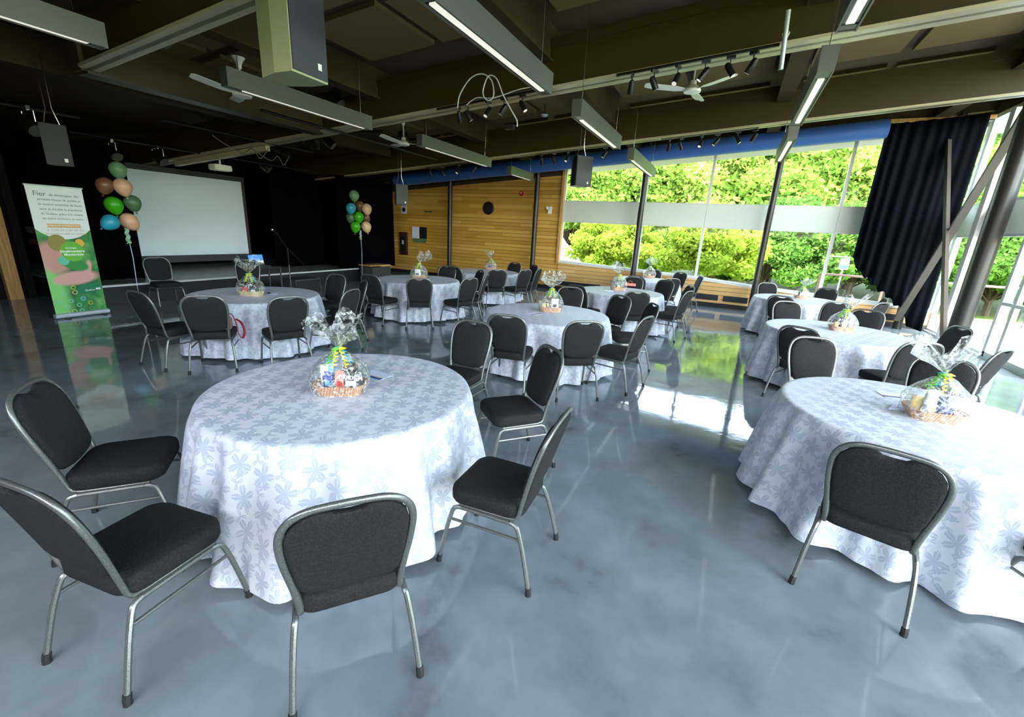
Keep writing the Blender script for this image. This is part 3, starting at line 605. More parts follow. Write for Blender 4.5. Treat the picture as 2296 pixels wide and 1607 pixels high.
def cloth(k_):
    cx_,cy_=TB[k_]; rg=random.Random(hash(k_)%1000 if False else sum(map(ord,k_))); NA=288; P=[]
    rad=[0,.2,.4,.6,.74,.81,.835,.845,.852]; zt=[0,0,0,0,0,0,-.002,-.010,-.024]
    drop=[.06,.12,.2,.3,.4,.5,.58,.64,.70]
    f1,f2,f3=rg.choice((17,18,19)),rg.choice((25,27,29)),rg.choice((7,8,9)); p1,p2,p3=[rg.random()*6.28 for _ in range(3)]
    big={'T1':[(-1.45,.05,.55),(-1.1,.05,.5),(-.5,.03,.5)],'T2':[(-2.55,.10,.5),(-1.3,.06,.5)]}.get(k_,[])
    rings=[];uvs=[]
    for r_,z_ in zip(rad,zt):
        rings.append([(r_*math.cos(2*PI*i/NA),r_*math.sin(2*PI*i/NA),TZ+z_+.004) for i in range(NA)]); uvs.append([(r_*math.cos(2*PI*i/NA),r_*math.sin(2*PI*i/NA)) for i in range(NA)])
    for d_ in drop:
        t=d_/.70; rg_=[];uu=[]
        for i in range(NA):
            a=2*PI*i/NA
            f=.8*math.sin(f1*a+p1+.9*math.sin(3*a+p2))+.35*math.sin(f2*a+p2)+.5*math.sin(f3*a+p3)
            f=math.copysign(abs(f)**.85,f)
            fl_=.02+.085*t+.066*f*t**.6
            for (ba,bm,bw) in big:
                dd=(a-ba+PI)%(2*PI)-PI; fl_+=bm*t*math.exp(-(dd/bw)**2)
            r_=.850+fl_-.012
            z_=TZ-.02-d_*(1.0-.012*f)+ (.012+.012*math.sin(4*a+p1))*t
            rg_.append((r_*math.cos(a),r_*math.sin(a),max(z_,.012))); R0=.86+d_; uu.append((R0*math.cos(a),R0*math.sin(a)))
        rings.append(rg_); uvs.append(uu)
    vs=[p for r_ in rings for p in r_]; fs=[(i*NA+j,(i+1)*NA+j,(i+1)*NA+(j+1)%NA,i*NA+(j+1)%NA) for i in range(1,len(rings)-1) for j in range(NA)]
    n0=len(vs); vs.append((0,0,TZ+.004)); fs+=[(n0,NA+j,NA+(j+1)%NA) for j in range(NA)]
    me=bpy.data.meshes.new('tablecloth'); me.from_pydata(vs,[],fs); uvl=me.uv_layers.new(name='UV'); fu=[u for r_ in uvs for u in r_]+[(0,0)]
    off=rg.random()*3
    for lp in me.loops: uvl.data[lp.index].uv=(fu[lp.vertex_index][0]+off,fu[lp.vertex_index][1]+off)
    me.materials.append(M['damask_cloth']); me.polygons.foreach_set('use_smooth',[True]*len(me.polygons)); me.update()
    o=bpy.data.objects.new('tablecloth',me); C.objects.link(o); o.location=(cx_,cy_,0); o.rotation_euler=(0,0,0)
    tag(o,'white leaf-patterned cloth draped over the '+TD[k_],'tablecloth','white round tablecloths')
for k_ in TB: cloth(k_)
# ------------------------------------------------------------------ chair
def lean(z): return -.175-(z-.43)*.22-.03*max(0,(z-.43)/.5)**2
def make_chair():
    r=thing('banquet_chair','','chair',group='black banquet chairs')
    # seat pad
    rings=[]
    for k,z in ((.90,.392),(.97,.398),(1,.412),(1,.455),(.985,.470),(.93,.480),(.80,.485),(.4,.488)):
        ring=[]
        for x_,y_ in rrect(.44,.43,.085,6):
            w_=1-.05*(.5-y_/.43); ring.append((x_*k*w_,y_*k+.022,z))
        rings.append(ring)
    MB().loft(rings).build('seat',M['fabric'],r,True,60)
    # hoop outline (x,z)
    half=[(.185,.43),(.192,.50),(.203,.58),(.215,.66),(.222,.74),(.222,.80),(.210,.855),(.182,.897),(.140,.922),(.09,.932),(0,.935)]
    out=smoothpath([(a,0,b) for a,b in half],3); full=[Vector((p.x,0,p.z)) for p in out]+[Vector((-p.x,0,p.z)) for p in out[-2::-1]]
    pts=[Vector((p.x,lean(p.z),p.z)) for p in full]
    side=lambda s:[Vector((s*.19,.17,.386)),Vector((s*.188,0,.385)),Vector((s*.186,-.12,.385)),Vector((s*.185,-.158,.392)),Vector((s*.185,-.17,.41))]
    path=side(1)+pts+side(-1)[::-1]
    MB().tube(path,.0145,8,sx=.8,up=None).build('back_frame',M['grey_metal'],r,True,60)
    b=MB(); b.box((0,.13,.383),(.38,.03,.012)); b.box((0,-.10,.383),(.38,.03,.012)); b.build('seat_support',M['grey_metal'],r,False)
    # backrest pad
    def inner(k):
        o=[]
        zl=.905; hz=[(.0,.897),(.045,.900),(.06,.912),(.10,.917),(.140,.905),(.170,.884),(.197,.846),(.208,.80),(.208,.74),(.201,.66),(.19,.58),(.180,.535),(.150,.508),(.08,.497),(0,.494)]
        q=[Vector((a,0,c_)) for a,c_ in hz]; L=q+[Vector((-p.x,0,p.z)) for p in q[-2:0:-1]]
        cz=.71
        for p in L: o.append((p.x*k,p.z if k==1 else cz+(p.z-cz)*(1-(1-k)*.55)))
        return o
    rings=[]
    for k,dy in ((.55,-.020),(.90,-.018),(.985,-.012),(1,-.004),(1,.010),(.97,.020),(.86,.028),(.5,.032)):
        rings.append([(x_,lean(z_)+dy,z_) for x_,z_ in inner(k)])
    MB().loft(rings).build('backrest',M['fabric'],r,True,50)
    for s in (-1,1):
        F_=[(s*.232,.275,.02),(s*.222,.235,.22),(s*.212,.205,.34),(s*.206,.185,.366),(s*.204,.155,.374)]
        B_=[(s*.242,-.275,.02),(s*.226,-.225,.22),(s*.212,-.185,.34),(s*.206,-.165,.366),(s*.204,-.135,.374)]
        for pth in (F_,B_):
            lg=MB().tube(smoothpath(pth,3),.0125,8).build('leg',M['grey_metal'],r); p=Vector(pth[0]); q=Vector(pth[1]); d=(p-q).normalized()
            MB().tube([p-d*.025,p-d*.0,(p.x,p.y,.0)],[.0155,.016,.017],8).build('rubber_tip',M['rubber'],lg)
        MB().tube([F_[-1],(s*.204,0,.374),B_[-1]],.0125,8).build('side_rail',M['grey_metal'],r)
        MB().tube([(s*.217,.218,.295),(s*.217,-.205,.295)],.008,8).build('stretcher',M['grey_metal'],r)
    return r
CH=[ # table, placement: ('p',px,py) top of back in the photo, or ('b',x,y,heading deg); label
('T1',('b',-2.94,1.05,50),'at left photo edge facing the front left table, farther of the two'),
('T1',('b',-2.07,.735,98),'cut off by left photo edge, nearer of two left of front left table'),
('T1',('b',-1.245,1.105,141),'seen squarely from behind at the very front of the front left table'),
('T1',('b',-.935,1.955,183),'in side view right of the front left table, nearest on that side'),
('T1',('b',-1.36,2.97,-131),'right of the front left table, just behind the side-view chair'),
('T1',('p',1060,722),'facing us at the far right rim of the front left table'),
('T2',('b',.93,2.74,75),'seen from behind in front of the front right table'),
('T2',('b',1.86,2.74,115),'cut off by right photo edge at the front right table, only seat showing'),
('T2',('p',1828,759),'facing us at the far left rim of the front right table'),
('T2',('p',2125,806),'facing us behind the gift basket of the front right table'),
('T3',('b',2.42,6.2,140),'seen edge-on at the foot of the big right column'),
('T3',('p',1806,732),'seen from behind at the near left side of the second right table'),
('T3',('p',1768,677),'facing us at the far left rim of the second right table'),
('T3',('p',1944,697),'facing us at the far right rim of the second right table'),
('T3',('p',2042,760),'seen from behind at the near right side of the second right table'),
('T3',('p',2112,731),'with glossy top at right end of second right table near curtain'),
('T4',('b',1.05,11.92,-68),'facing us at far left of farthest right table beside column'),
('T4',('p',1842,648),'facing us at far side of farthest right table under window'),
('T4',('p',1754,664),'seen from behind at the near left of the farthest right table'),
('T4',('p',1880,677),'seen from behind at near right of farthest right table, behind gift basket'),
('T4',('p',1950,666),'at right end of farthest right table, farther of two'),
('T4',('p',1978,679),'at right end of farthest right table, nearer of two'),
('T5',('b',-2.14,4.53,100),'seen from behind at the near left of the middle centre table'),
('T5',('b',-1.44,4.74,125),'seen from behind at the near right of the middle centre table'),
('T5',('b',-1.04,5.32,166),'facing left across the aisle side of middle centre table, nearest one'),
('T5',('p',1463,682),'facing left at the middle centre table, second along the aisle side'),
('T5',('p',1392,664),'at the far right rim of the middle centre table, between two tables'),
('T5',('p',1280,645),'facing us behind middle centre table, right of its gift basket'),
('T9',('p',1306,639),'seen from behind at the near left of the third centre table'),
('T9',('p',1429,653),'seen from behind at the near side of the third centre table'),
('T9',('p',1541,653),'facing left on aisle side of third centre table, nearest one'),
('T9',('p',1547,641),'facing left on aisle side of third centre table, second one'),
('T9',('p',1493,629),'facing us at the far right rim of the third centre table'),
('T9',('p',1419,623),'facing us at far rim of third centre table behind paper bag'),
('T10',('p',1500,623),'seen from behind at the near right of the farthest centre table'),
('T10',('p',1431,618),'seen from behind at the near left of the farthest centre table'),
('T10',('p',1464,606),'facing us at far side of farthest centre table under window'),
('T10',('p',1516,611),'facing us at the far right of the farthest centre table'),
('T10',('p',1559,618),'facing left at the aisle side of the farthest centre table'),
('T6',('b',-5.52,3.10,138),'seen from behind at table nearest the screen, holding a handbag'),
('T6',('p',645,666),'seen from behind at the near right of the table nearest the screen'),
('T6',('b',-6.05,2.91,93),'facing right at left of table nearest the screen, closest to banner'),
('X',('b',-10.06,4.86,-8),'standing alone against the stage under the projection screen'),
('X',('b',-8.97,5.84,-40),'dark one behind the gift basket beside the laptop table'),
('T6',('p',753,616),'facing us at the far right of the table nearest the screen'),
('T6',('p',786,650),'at right end of table nearest the screen, nearest one'),
('T6',('p',815,630),'seen nearly edge-on right of the table nearest the screen'),
('T7',('p',830,616),'seen from behind at near left of middle left-row table'),
('T7',('p',940,624),'seen squarely from behind at the front of the middle left-row table'),
('T7',('p',1053,624),'facing left at right side of middle left-row table, nearer one'),
('T7',('p',1090,616),'facing left at right side of middle left-row table, edge-on'),
('T7',('p',996,598),'facing us at the far side of the middle left-row table'),
('T7',('p',1066,607),'at the far right of the middle left-row table, narrow and dark'),
('T8',('p',1030,597),'seen from behind at near left of table by wood wall'),
('T8',('p',1115,604),'seen squarely from behind at the front of the table by the wood wall'),
('T8',('p',1178,605),'facing left at right side of table by the wood wall'),
('T8',('p',1192,595),'facing us at the far right of the table by the wood wall'),
('T8',('p',1208,603),'seen edge-on at the right end of the table by the wood wall'),
('T8',('p',1140,590),'facing us at the far side of the table by the wood wall'),
]
ch0=make_chair(); first=True; CHP=[]
for (tk,pl,lb) in CH:
    if pl[0]=='b': x_,y_,hd=pl[1],pl[2],R(pl[3])
    else:
        P=atz(pl[1],pl[2],.93); t=Vector(TB[tk]); p=Vector((P.x,P.y)); d=(t-p); L=d.length; d.normalize(); hd=math.atan2(d.y,d.x)
        dist=max(L-.285,1.10); q=t-d*dist; x_,y_=q.x,q.y
    c=ch0 if first else copy_tree(ch0); first=False
    c.location=(x_,y_,0); c.rotation_euler=(0,0,hd-PI/2); c['label']='black chair '+lb; CHP.append((x_,y_,hd))
# ------------------------------------------------------------------ gift baskets
def basket(k_,px_,py_,rot,tray,wrapH,items,sc_=1.0,tilt=0):
    P=atz(px_,py_,TZ+.01); nm=TD[k_]
    t=thing('gift_basket','cellophane-wrapped gift basket with curly ribbon on the '+nm,'gift basket',(P.x,P.y,TZ+.005),rot,'wrapped gift baskets')
    w_,d_=.30*sc_,.21*sc_; h=.066*sc_
    def ring(k,z): return [(x_*k,y_*k,z) for x_,y_ in ([(w_/2,-d_*.28),(w_/2,d_*.28),(w_*.33,d_/2),(-w_*.33,d_/2),(-w_/2,d_*.28),(-w_/2,-d_*.28),(-w_*.33,-d_/2),(w_*.33,-d_/2)])]
    MB().loft([ring(.82,.0),ring(1.0,h),ring(.96,h),ring(.80,.012)]).build('tray',M[tray],t,False)
    rg=random.Random(px_); n=28; rings=[]
    prof=[(1.06,.006),(1.12,.06),(1.13,.11),(1.0,.16),(.78,.205),(.45,.245),(.16,.268),(.09,.275),(.12,.285),(.42,.32),(.85,.36),(1.25,.40),(1.55,.45)]
    for i,(k,z) in enumerate(prof):
        ring_=[]
        for j in range(n):
            a=2*PI*j/n; sq=(abs(math.cos(a))**4+abs(math.sin(a))**4)**-.25; base=sq if i<4 else 1.0
            jj=1+rg.uniform(-.10,.10)*(1 if i>8 else .5)
            up=0
            if i>8: jj*=1+.30*math.sin(3*a+px_)*(i-8)/5; up=(.05*math.sin(2*a+1+px_)+.05*math.sin(5*a)+rg.uniform(-.02,.02))*(i-8)/5
            rx=(w_/2 if i<8 else .10*sc_)*k*base*jj; ry=(d_/2 if i<8 else .085*sc_)*k*base*jj
            ring_.append((rx*math.cos(a)*.98+tilt*max(0,z-.27),ry*math.sin(a)*.98,z*sc_*wrapH+up*sc_))
        rings.append(ring_)
    o=MB().loft(rings,cap=False).build('cellophane_wrap',M['cellophane'],t,False)
    b1=MB()
    for q,mt in enumerate(('ribbon_yellow','ribbon_teal','ribbon_green')):
        b=MB()
        for s in range(2):
            a0=q*2.1+s*1.1-1.8; b.tube([((.02+.0016*i)*math.cos(a0)*1.1+.012*math.cos(i*.9),(.02+.0016*i)*math.sin(a0)+.012*math.sin(i*.9),.275*sc_*wrapH-.0033*i) for i in range(34)],.0045,5)
        b.lathe([(0,-.012),(.03,0),(0,.012)],8,c=(.02*math.cos(q*2),.02*math.sin(q*2),.275*sc_*wrapH)); b.build('curly_ribbon',M[mt],t)
    # contents: separate things inside
    for (kind,mt,ox,oy,w2,d2,h2,rt,lb) in items:
        ca,sa=math.cos(rot),math.sin(rot); X_,Y_=P.x+(ox*ca-oy*sa)*sc_,P.y+(ox*sa+oy*ca)*sc_
        it=thing(kind,lb+' in the gift basket on the '+nm,'jar' if kind=='jar' else 'package',(X_,Y_,TZ+.02),rot+rt,'treats in the gift baskets')
        if kind=='jar':
            MB().lathe([(0,0),(w2/2,0),(w2/2,h2*.8),(w2*.4,h2*.88),(0,h2*.88)],16).build('glass_body',M[mt],it); MB().lathe([(0,h2*.88),(w2*.46,h2*.88),(w2*.46,h2),(0,h2)],16).build('lid',M['pk_silver'],it)
        else:
            MB().loft([[(x_*k,y_*kk,z) for x_,y_ in rrect(w2,d2,min(w2,d2)*.25,3)] for k,kk,z in ((1,.75,0),(1,1,h2*.15),(1,1,h2*.6),(1,.45,h2*.92),(1.0,.1,h2))]).build('pouch',M[mt],it)
            MB().box((0,-d2*.50,h2*.45),(w2*.55,.003,h2*.25)).build('front_label',M[{'pk_white':'pk_black','pk_black':'pk_white','pk_blue':'pk_cyan','pk_orange':'pk_red','pk_navy':'pk_blue'}.get(mt,'pk_yellow')],it,False)
            if kind=='snack_bag' and k_=='T1':
                text('GARDE-M',.036,M['ink_white'],it,(0,-d2*.5-.003,h2*.72),(PI/2,0,0),bold=.0012)
                text('du Qc',.026,M['ink_white'],it,(.02,-d2*.5-.004,h2*.45),(PI/2,0,0))
    return t
YW_=YAW-R(4)
basket('T1',765,876,YW_+R(10),'kraft',1.0,[('snack_bag','pk_black',.075,-.02,.125,.06,.14,-.1,'black bag with white lettering'),('pouch','pk_orange',.005,-.03,.055,.05,.14,.2,'salmon orange pouch'),('pouch','pk_blue',-.06,-.02,.06,.05,.13,-.2,'deep blue pouch'),('pouch','pk_white',-.10,.03,.05,.05,.16,.3,'white packet'),('pouch','pk_cyan',-.07,.05,.05,.04,.20,.1,'tall pale blue packet'),('jar','pk_red',-.03,-.07,.035,.035,.05,0,'tiny jar with red contents'),('pouch','pk_brown',.05,.05,.09,.05,.17,.2,'dark brown packet')],1.08)
basket('T2',2088,935,YW_-R(14),'kraft',1.05,[('pouch','pk_navy',.04,-.01,.09,.06,.15,.1,'navy pouch'),('pouch','pk_silver',-.04,-.02,.07,.05,.13,.3,'silver pouch'),('jar','pk_red',.09,-.03,.045,.045,.06,0,'small jar with red contents'),('pouch','pk_yellow',-.09,.02,.06,.05,.12,-.3,'pale yellow packet'),('pouch','pk_white',.0,.05,.08,.05,.17,.0,'tall white packet')],1.08,-.5)
basket('T6',564,661,YW_,'wicker_pale',1.05,[('pouch','pk_black',.06,-.02,.12,.05,.13,0,'black and white pouch'),('pouch','pk_white',.0,0,.05,.05,.14,0,'slim white packet'),('pouch','pk_red',-.07,-.02,.08,.05,.10,.2,'dark red pouch')],1.05)
basket('T5',1234,697,YW_,'kraft',1.1,[('pouch','pk_white',.05,-.02,.10,.05,.17,.1,'white bag'),('pouch','pk_brown',-.04,0,.05,.05,.18,0,'tall dark brown packet'),('pouch','pk_yellow',-.09,-.02,.05,.05,.10,0,'pale yellow packet')],1.05)
basket('T3',1886,740,YW_-R(8),'kraft',1.05,[('pouch','pk_black',0,-.02,.10,.05,.15,0,'black pouch'),('pouch','pk_silver',.09,0,.05,.05,.16,0,'silver packet'),('pouch','pk_yellow',-.08,0,.05,.05,.10,.3,'pale yellow packet')],1.0,.4)
basket('T7',940,624,YW_,'kraft',1.1,[('pouch','pk_white',-.03,0,.12,.06,.18,0,'large white bag'),('pouch','pk_black',-.10,-.02,.04,.05,.10,0,'small black packet')],1.05,.8)
basket('T4',1796,668,YW_,'kraft',1.0,[('pouch','pk_black',-.02,0,.10,.05,.17,0,'black pouch'),('pouch','pk_yellow',.04,-.05,.05,.03,.07,0,'small beige packet')],.9,.4)
basket('T8',1100,604,YW_,'kraft',1.1,[('pouch','pk_navy',-.02,0,.11,.06,.15,0,'dark blue pouch')],1.0,-.5)
basket('T9',1386,650,YW_,'kraft',1.15,[('pouch','pk_black',0,0,.10,.05,.16,0,'black pouch'),('pouch','pk_yellow',.0,-.05,.08,.03,.07,0,'beige packet')],1.0,-.3)
basket('T10',1455,622,YW_,'kraft',1.15,[('pouch','pk_brown',0,0,.10,.05,.16,0,'brown pouch')],1.0,.1)
def flyer(k_,px_,py_,rot,lb,folded=False):
    P=atz(px_,py_,TZ+.008); t=thing('folded_napkin' if folded else 'flyer',lb,'paper',(P.x,P.y,TZ+.006),rot,'papers on the tables')
    if folded: MB().add([(-.09,-.05,0),(.09,-.04,0),(.02,.08,0),(-.08,-.04,.012),(.08,-.03,.012),(.02,.07,.012)],[(0,2,1),(3,4,5),(0,1,4,3),(1,2,5,4),(2,0,3,5)]).build('sheet',M['paper_white'],t,False); return
    MB().box((0,0,.001),(.215,.14,.002)).build('sheet',M['paper_white'],t,False); MB().box((0,-.052,.0025),(.215,.026,.001)).build('blue_stripe',M['paper_blue'],t,False); MB().box((0,-.030,.0025),(.215,.010,.001)).build('gold_stripe',M['paper_gold'],t,False)
flyer('T1',842,840,YAW-R(28),'white flyer with blue and gold stripes beside the basket on the front left table')
flyer('T2',2008,886,YAW-R(12),'white flyer with a blue stripe left of the basket on the front right table'); flyer('T2',2012,914,.3,'folded white paper left of the basket on the front right table',True)
flyer('T5',1196,703,YAW+R(50),'white flyer with blue stripe left of the basket on the middle centre table'); flyer('T6',612,657,YAW-R(60),'small blue and gold flyer right of the basket on the table nearest the screen')
flyer('T3',1850,732,YAW,'pale folded paper left of the basket on the second right table',True); flyer('T9',1366,652,.2,'pale paper left of the basket on the third centre table',True)
# paper bag on chair, handbag on chair
P=atz(1412,640,TZ+.01); t=thing('paper_bag','small kraft paper bag with handles at the far rim of the third centre table','bag',(P.x,P.y,TZ+.006),YAW); MB().box((0,0,.03),(.24,.12,.055)).build('bag_body',M['pk_orange'],t,False); MB().tube([(.05*math.cos(a),0,.06+.05*math.sin(a)) for a in [PI*i/8 for i in range(9)]],.004,6).build('handle',M['strap_tan'],t)
cx_,cy_,hd=CHP[39]; t=thing('handbag','tan leather handbag with a red strap resting on a chair seat','bag',(cx_,cy_,.489),hd-PI/2)
MB().loft([[(x_*k+.07,y_*k-.04,z) for x_,y_ in rrect(.28,.12,.04)] for k,z in ((.9,0),(1,.03),(1,.12),(.8,.17))]).build('bag_body',M['tan_leather'],t)
MB().tube(smoothpath([(.15,-.04,.15),(.21,-.02,.18),(.25,-.02,.05),(.26,-.03,-.06),(.30,-.05,-.12),(.33,-.04,-.04),(.30,.0,.06),(.24,.05,.10)],4),.016,6,sx=.4).build('strap',M['strap_red'],t)
MB().tube(smoothpath([(-.15,-.07,.02),(0,-.11,.015),(.15,-.09,.03),(.2,-.06,.08)],4),.012,6,sx=.5).build('strap_band',M['strap_tan'],t)
# ------------------------------------------------------------------ hanging lights
def pendant(X,y0,y1,lb,z=3.30):
    t=thing('linear_pendant_light',lb,'lamp',(X,(y0+y1)/2,z),0,'long grey pendant lights'); L=y1-y0
    pr=[(-.06,0),(-.075,.20),(.075,.20),(.06,0)]
    b=MB()
    for s in (-1,1): b.hexa([(s*.052,-L/2,0),(s*.064,-L/2,0),(s*.064,L/2,0),(s*.052,L/2,0)],[(s*.058,-L/2,.21),(s*.070,-L/2,.21),(s*.070,L/2,.21),(s*.058,L/2,.21)])
    b.box((0,0,.205),(.13,L,.01)); b.box((0,-L/2+.005,.105),(.125,.012,.20)); b.box((0,L/2-.005,.105),(.125,.012,.20))
    b.box((0,-L/2+.10,.02),(.11,.2,.02)); b.box((0,L/2-.05,.02),(.11,.1,.02)); b.build('housing',M['light_housing'],t,False)
    b=MB(); b.box((0,.05,.012),(.052,L-.36,.014)); b.build('lamp_tube',M['lamp_lens'],t,False)
    b=MB(); b.box((-.038,.05,.022),(.018,L-.36,.02)); b.box((.038,.05,.022),(.018,L-.36,.02)); b.build('reflector',M['light_housing'],t,False)
    for s in (-1,1): MB().tube([(0,s*L*.42,.21),(0,s*L*.42,ZB(X)+.80-z)],.004,5).build('hanging_wire',M['chrome'],t)
for a in ((-5.75,.2,2.61,'long grey pendant light at the top left corner of the photo'),(-5.75,3.75,6.14,'long grey pendant light with a glowing strip under the small white fan canopy'),(-5.75,7.47,10.25,'long grey pendant light hanging in front of the blue duct, above the left row'),(-5.8,11.46,13.0,'short-looking pendant light in front of the blue duct near the wood wall column'),
          (-2.15,2.72,5.09,'longest-looking grey pendant light at the top centre of the photo'),(-2.12,6.06,8.38,'grey pendant light right of the photo centre, between the two roof beams'),(-2.1,9.43,12.2,'small pendant light hanging before the window wall next to the dark loudspeaker'),
          (.47,1.9,4.27,'pendant light cut by the top edge at the upper right'),(.48,5.1,7.15,'steep bright pendant light at the upper right of the photo'),(.52,7.98,10.1,'small steep pendant light at the end of the right light row before the duct')): pendant(*a)
# ------------------------------------------------------------------ fans
def fan(X,Y,z,lb,a0=0,top=None):
    t=thing('ceiling_fan',lb,'fan',(X,Y,z),a0,'white ceiling fans'); tz=top or .46
    MB().lathe([(0,-.045),(.06,-.045),(.12,-.03),(.125,.0),(.09,.04),(.05,.07),(.045,.12),(.03,.13),(0,.13)],28).build('motor_housing',M['fan_white'],t)
    MB().tube([(0,0,.1),(0,0,tz-.1)],.014,10).build('down_rod',M['fan_white'],t)
    MB().lathe([(0,tz-.14),(.03,tz-.14),(.035,tz-.08),(.085,tz),(0,tz)],24).build('mounting_canopy',M['fan_white'],t)
    for q in range(3):
        a=a0*0+q*2*PI/3; rt=Matrix.Rotation(a,3,'Z'); b=MB(); rings=[]
        for i,(r_,w_) in enumerate(((.10,.03),(.16,.035),(.24,.07),(.45,.078),(.66,.07),(.70,.05),(.715,.01))):
            ring=[]
            for dy,dz in ((-w_,-.012),(0,-.001),(w_,.012),(w_,.018),(0,.006),(-w_,-.006)): ring.append(rt@Vector((r_,dy,dz+.0+.03*(r_/.7)**2)))
            rings.append(ring)
        b.loft(rings).build('blade',M['fan_white'],t)
p=atz(1552,202,3.97); fan(p.x,p.y,3.97,'white three-bladed ceiling fan between the two bright roof beams',R(205),.48)
p=atz(543,212,3.48); fan(p.x,p.y,3.48,'white ceiling fan half hidden behind the glowing pendant light',R(35),.46)
p=atz(905,322,3.5); fan(p.x,p.y,3.5,'small distant white ceiling fan above the left row of tables',R(150),.5)
# ------------------------------------------------------------------ loudspeakers
def speaker(X,Y,z,w_,d_,h,rz_,lb,cab='black_plastic',gr='dark_grille',rx=0):
    t=thing('loudspeaker',lb,'loudspeaker',(X,Y,z),rz_,'hanging loudspeakers'); t.rotation_euler=(rx,0,rz_)
    pl=[(-w_*.5,w_*.0),(-w_*.5,d_*.45),(-w_*.3,d_),(w_*.3,d_),(w_*.5,d_*.45),(w_*.5,0)]
    MB().loft([[(a,b,0) for a,b in pl],[(a,b,h) for a,b in pl]]).build('cabinet',M[cab],t,False)
    MB().box((0,-.006,h/2),(w_*.95,.012,h*.96)).build('grille',M[gr],t,False); MB().box((w_*.25,-.014,h*.12),(.035,.004,.045)).build('badge',M['led_white'],t,False)
    if w_>.4:
        for zz,rr_ in ((h*.3,.16),): MB().lathe([(0,0),(rr_*.9,0),(rr_,.004),(0,.004)],28,c=(0,-.0121,zz),mat=Matrix.Rotation(PI/2,3,'X'))
    zz=(ZB(X)+.8-z)
    for s in (-1,1): MB().tube([(s*w_*.3,d_*.5,h),(s*w_*.12,d_*.5,h+.2),(s*w_*.12,d_*.5,max(zz,h+.3))],.005,5).build('hanging_cable',M['chrome'],t)
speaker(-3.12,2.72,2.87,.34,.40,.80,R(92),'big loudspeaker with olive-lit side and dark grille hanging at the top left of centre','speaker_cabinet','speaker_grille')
speaker(-3.12,9.75,2.83,.40,.34,.60,R(50),'black loudspeaker hanging on chains in front of the window wall','black_plastic','speaker_grey',0)
speaker(-8.0,9.65,2.33,.32,.30,.50,R(58),'small dark loudspeaker hanging beside the wood wall near the right balloons','black_plastic','speaker_grey')
speaker(-8.3,3.02,2.36,.26,.24,.50,R(70),'dim loudspeaker hanging near the left edge above the banner','dim_black','dim_black')
# ------------------------------------------------------------------ track lights
def make_spot():
    t=thing('track_spotlight','','lamp',group='track spotlights')
    MB().box((0,0,-.02),(.035,.10,.03)).build('adapter',M['black_plastic'],t,False); MB().tube([(0,0,-.03),(0,0,-.10)],.008,6).build('stem',M['black_plastic'],t)
    rt=Matrix.Rotation(R(35),3,'X'); b=MB(); b.lathe([(0,-.09),(.036,-.09),(.038,.04),(.02,.07),(0,.07)],16,c=(0,0,-.14),mat=rt); b.build('lamp_body',M['black_metal'],t)
    MB().lathe([(0,-.0),(.030,-.0),(.030,.002),(0,.002)],14,c=tuple(Vector((0,0,-.14))+rt@Vector((0,0,-.0925))),mat=rt).build('lens',M['spot_lens'],t); return t
sp0=make_spot(); sf=True
def track(y,x0,x1,dz,spots,lb,lb2,mt='black_metal'):
    global sf
    b=MB().hexa([(x0,y-.018,ZB(x0)+dz),(x1,y-.018,ZB(x1)+dz),(x1,y+.018,ZB(x1)+dz),(x0,y+.018,ZB(x0)+dz)],[(x0,y-.018,ZB(x0)+dz+.03),(x1,y-.018,ZB(x1)+dz+.03),(x1,y+.018,ZB(x1)+dz+.03),(x0,y+.018,ZB(x0)+dz+.03)])
    t=b.build('light_track',M[mt],None,False); tag(t,lb,'light track','light tracks')
    for i,X in enumerate(spots):
        s=sp0 if sf else copy_tree(sp0); sf=False
        s.location=(X,y,ZB(X)+dz); s.rotation_euler=(0,0,R([20,-40,160,100,-90,60,200][i%7])); s['label']='small spotlight %s, %s'%(lb2,('leftmost','second from left','third from left','fourth from left','fifth from left','sixth from left','seventh from left')[i] if i<len(spots)-1 or len(spots)<3 else 'rightmost')
def xat(px_,py_,y): d=ray(px_,py_); return d.x*(y/d.y)
track(6.35,xat(1383,166,6.35),xat(1750,92,6.35),-.03,[xat(*q,6.35) for q in ((1418,170),(1468,162),(1521,152),(1583,140),(1640,128),(1692,118))],'black light track along the near bright roof beam with six spotlights','on the near right track above the white fan')
track(6.35,xat(980,252,6.35),xat(1220,208,6.35),-.03,[xat(*q,6.35) for q in ((1030,245),(1050,242),(1095,235),(1130,228),(1172,220))],'black light track near the coiled white cable','on the track beside the coiled white cable')
track(10.25,xat(1482,313,10.25),xat(1702,284,10.25),-.06,[xat(*q,10.25) for q in ((1502,314),(1528,311),(1574,305),(1610,300),(1656,294),(1695,289))],'pale light track below the far roof beam, right of the photo centre','on the far right track against the blue duct','light_housing')
track(10.25,xat(1200,352,10.25),xat(1375,330,10.25),-.06,[xat(*q,10.25) for q in ((1215,352),(1242,348),(1273,345),(1358,333))],'pale light track behind the chained black loudspeaker','on the far track behind the chained loudspeaker','light_housing')
track(10.25,xat(955,385,10.25),xat(1100,366,10.25),-.06,[xat(*q,10.25) for q in ((965,384),(992,380),(1028,376),(1065,370))],'pale light track against the left part of the blue duct','on the leftmost far track against the duct','light_housing')
t=thing('cable_coil','coil of white cable looped over the light track with a hanging end','cable',(-3.7,6.3,3.7))
MB().tube(smoothpath([(-.42,.0,-.12),(-.38,0,.06),(-.2,0,.26),(0,0,.30),(.16,0,.2),(.2,0,.0),(.1,0,-.05),(.02,0,.06),(.1,0,.26),(.24,0,.22),(.36,0,.0),(.5,0,-.2),(.6,0,-.34),(.6,.02,-.42)],6),.009,7).build('loop',M['white_paint'],t)
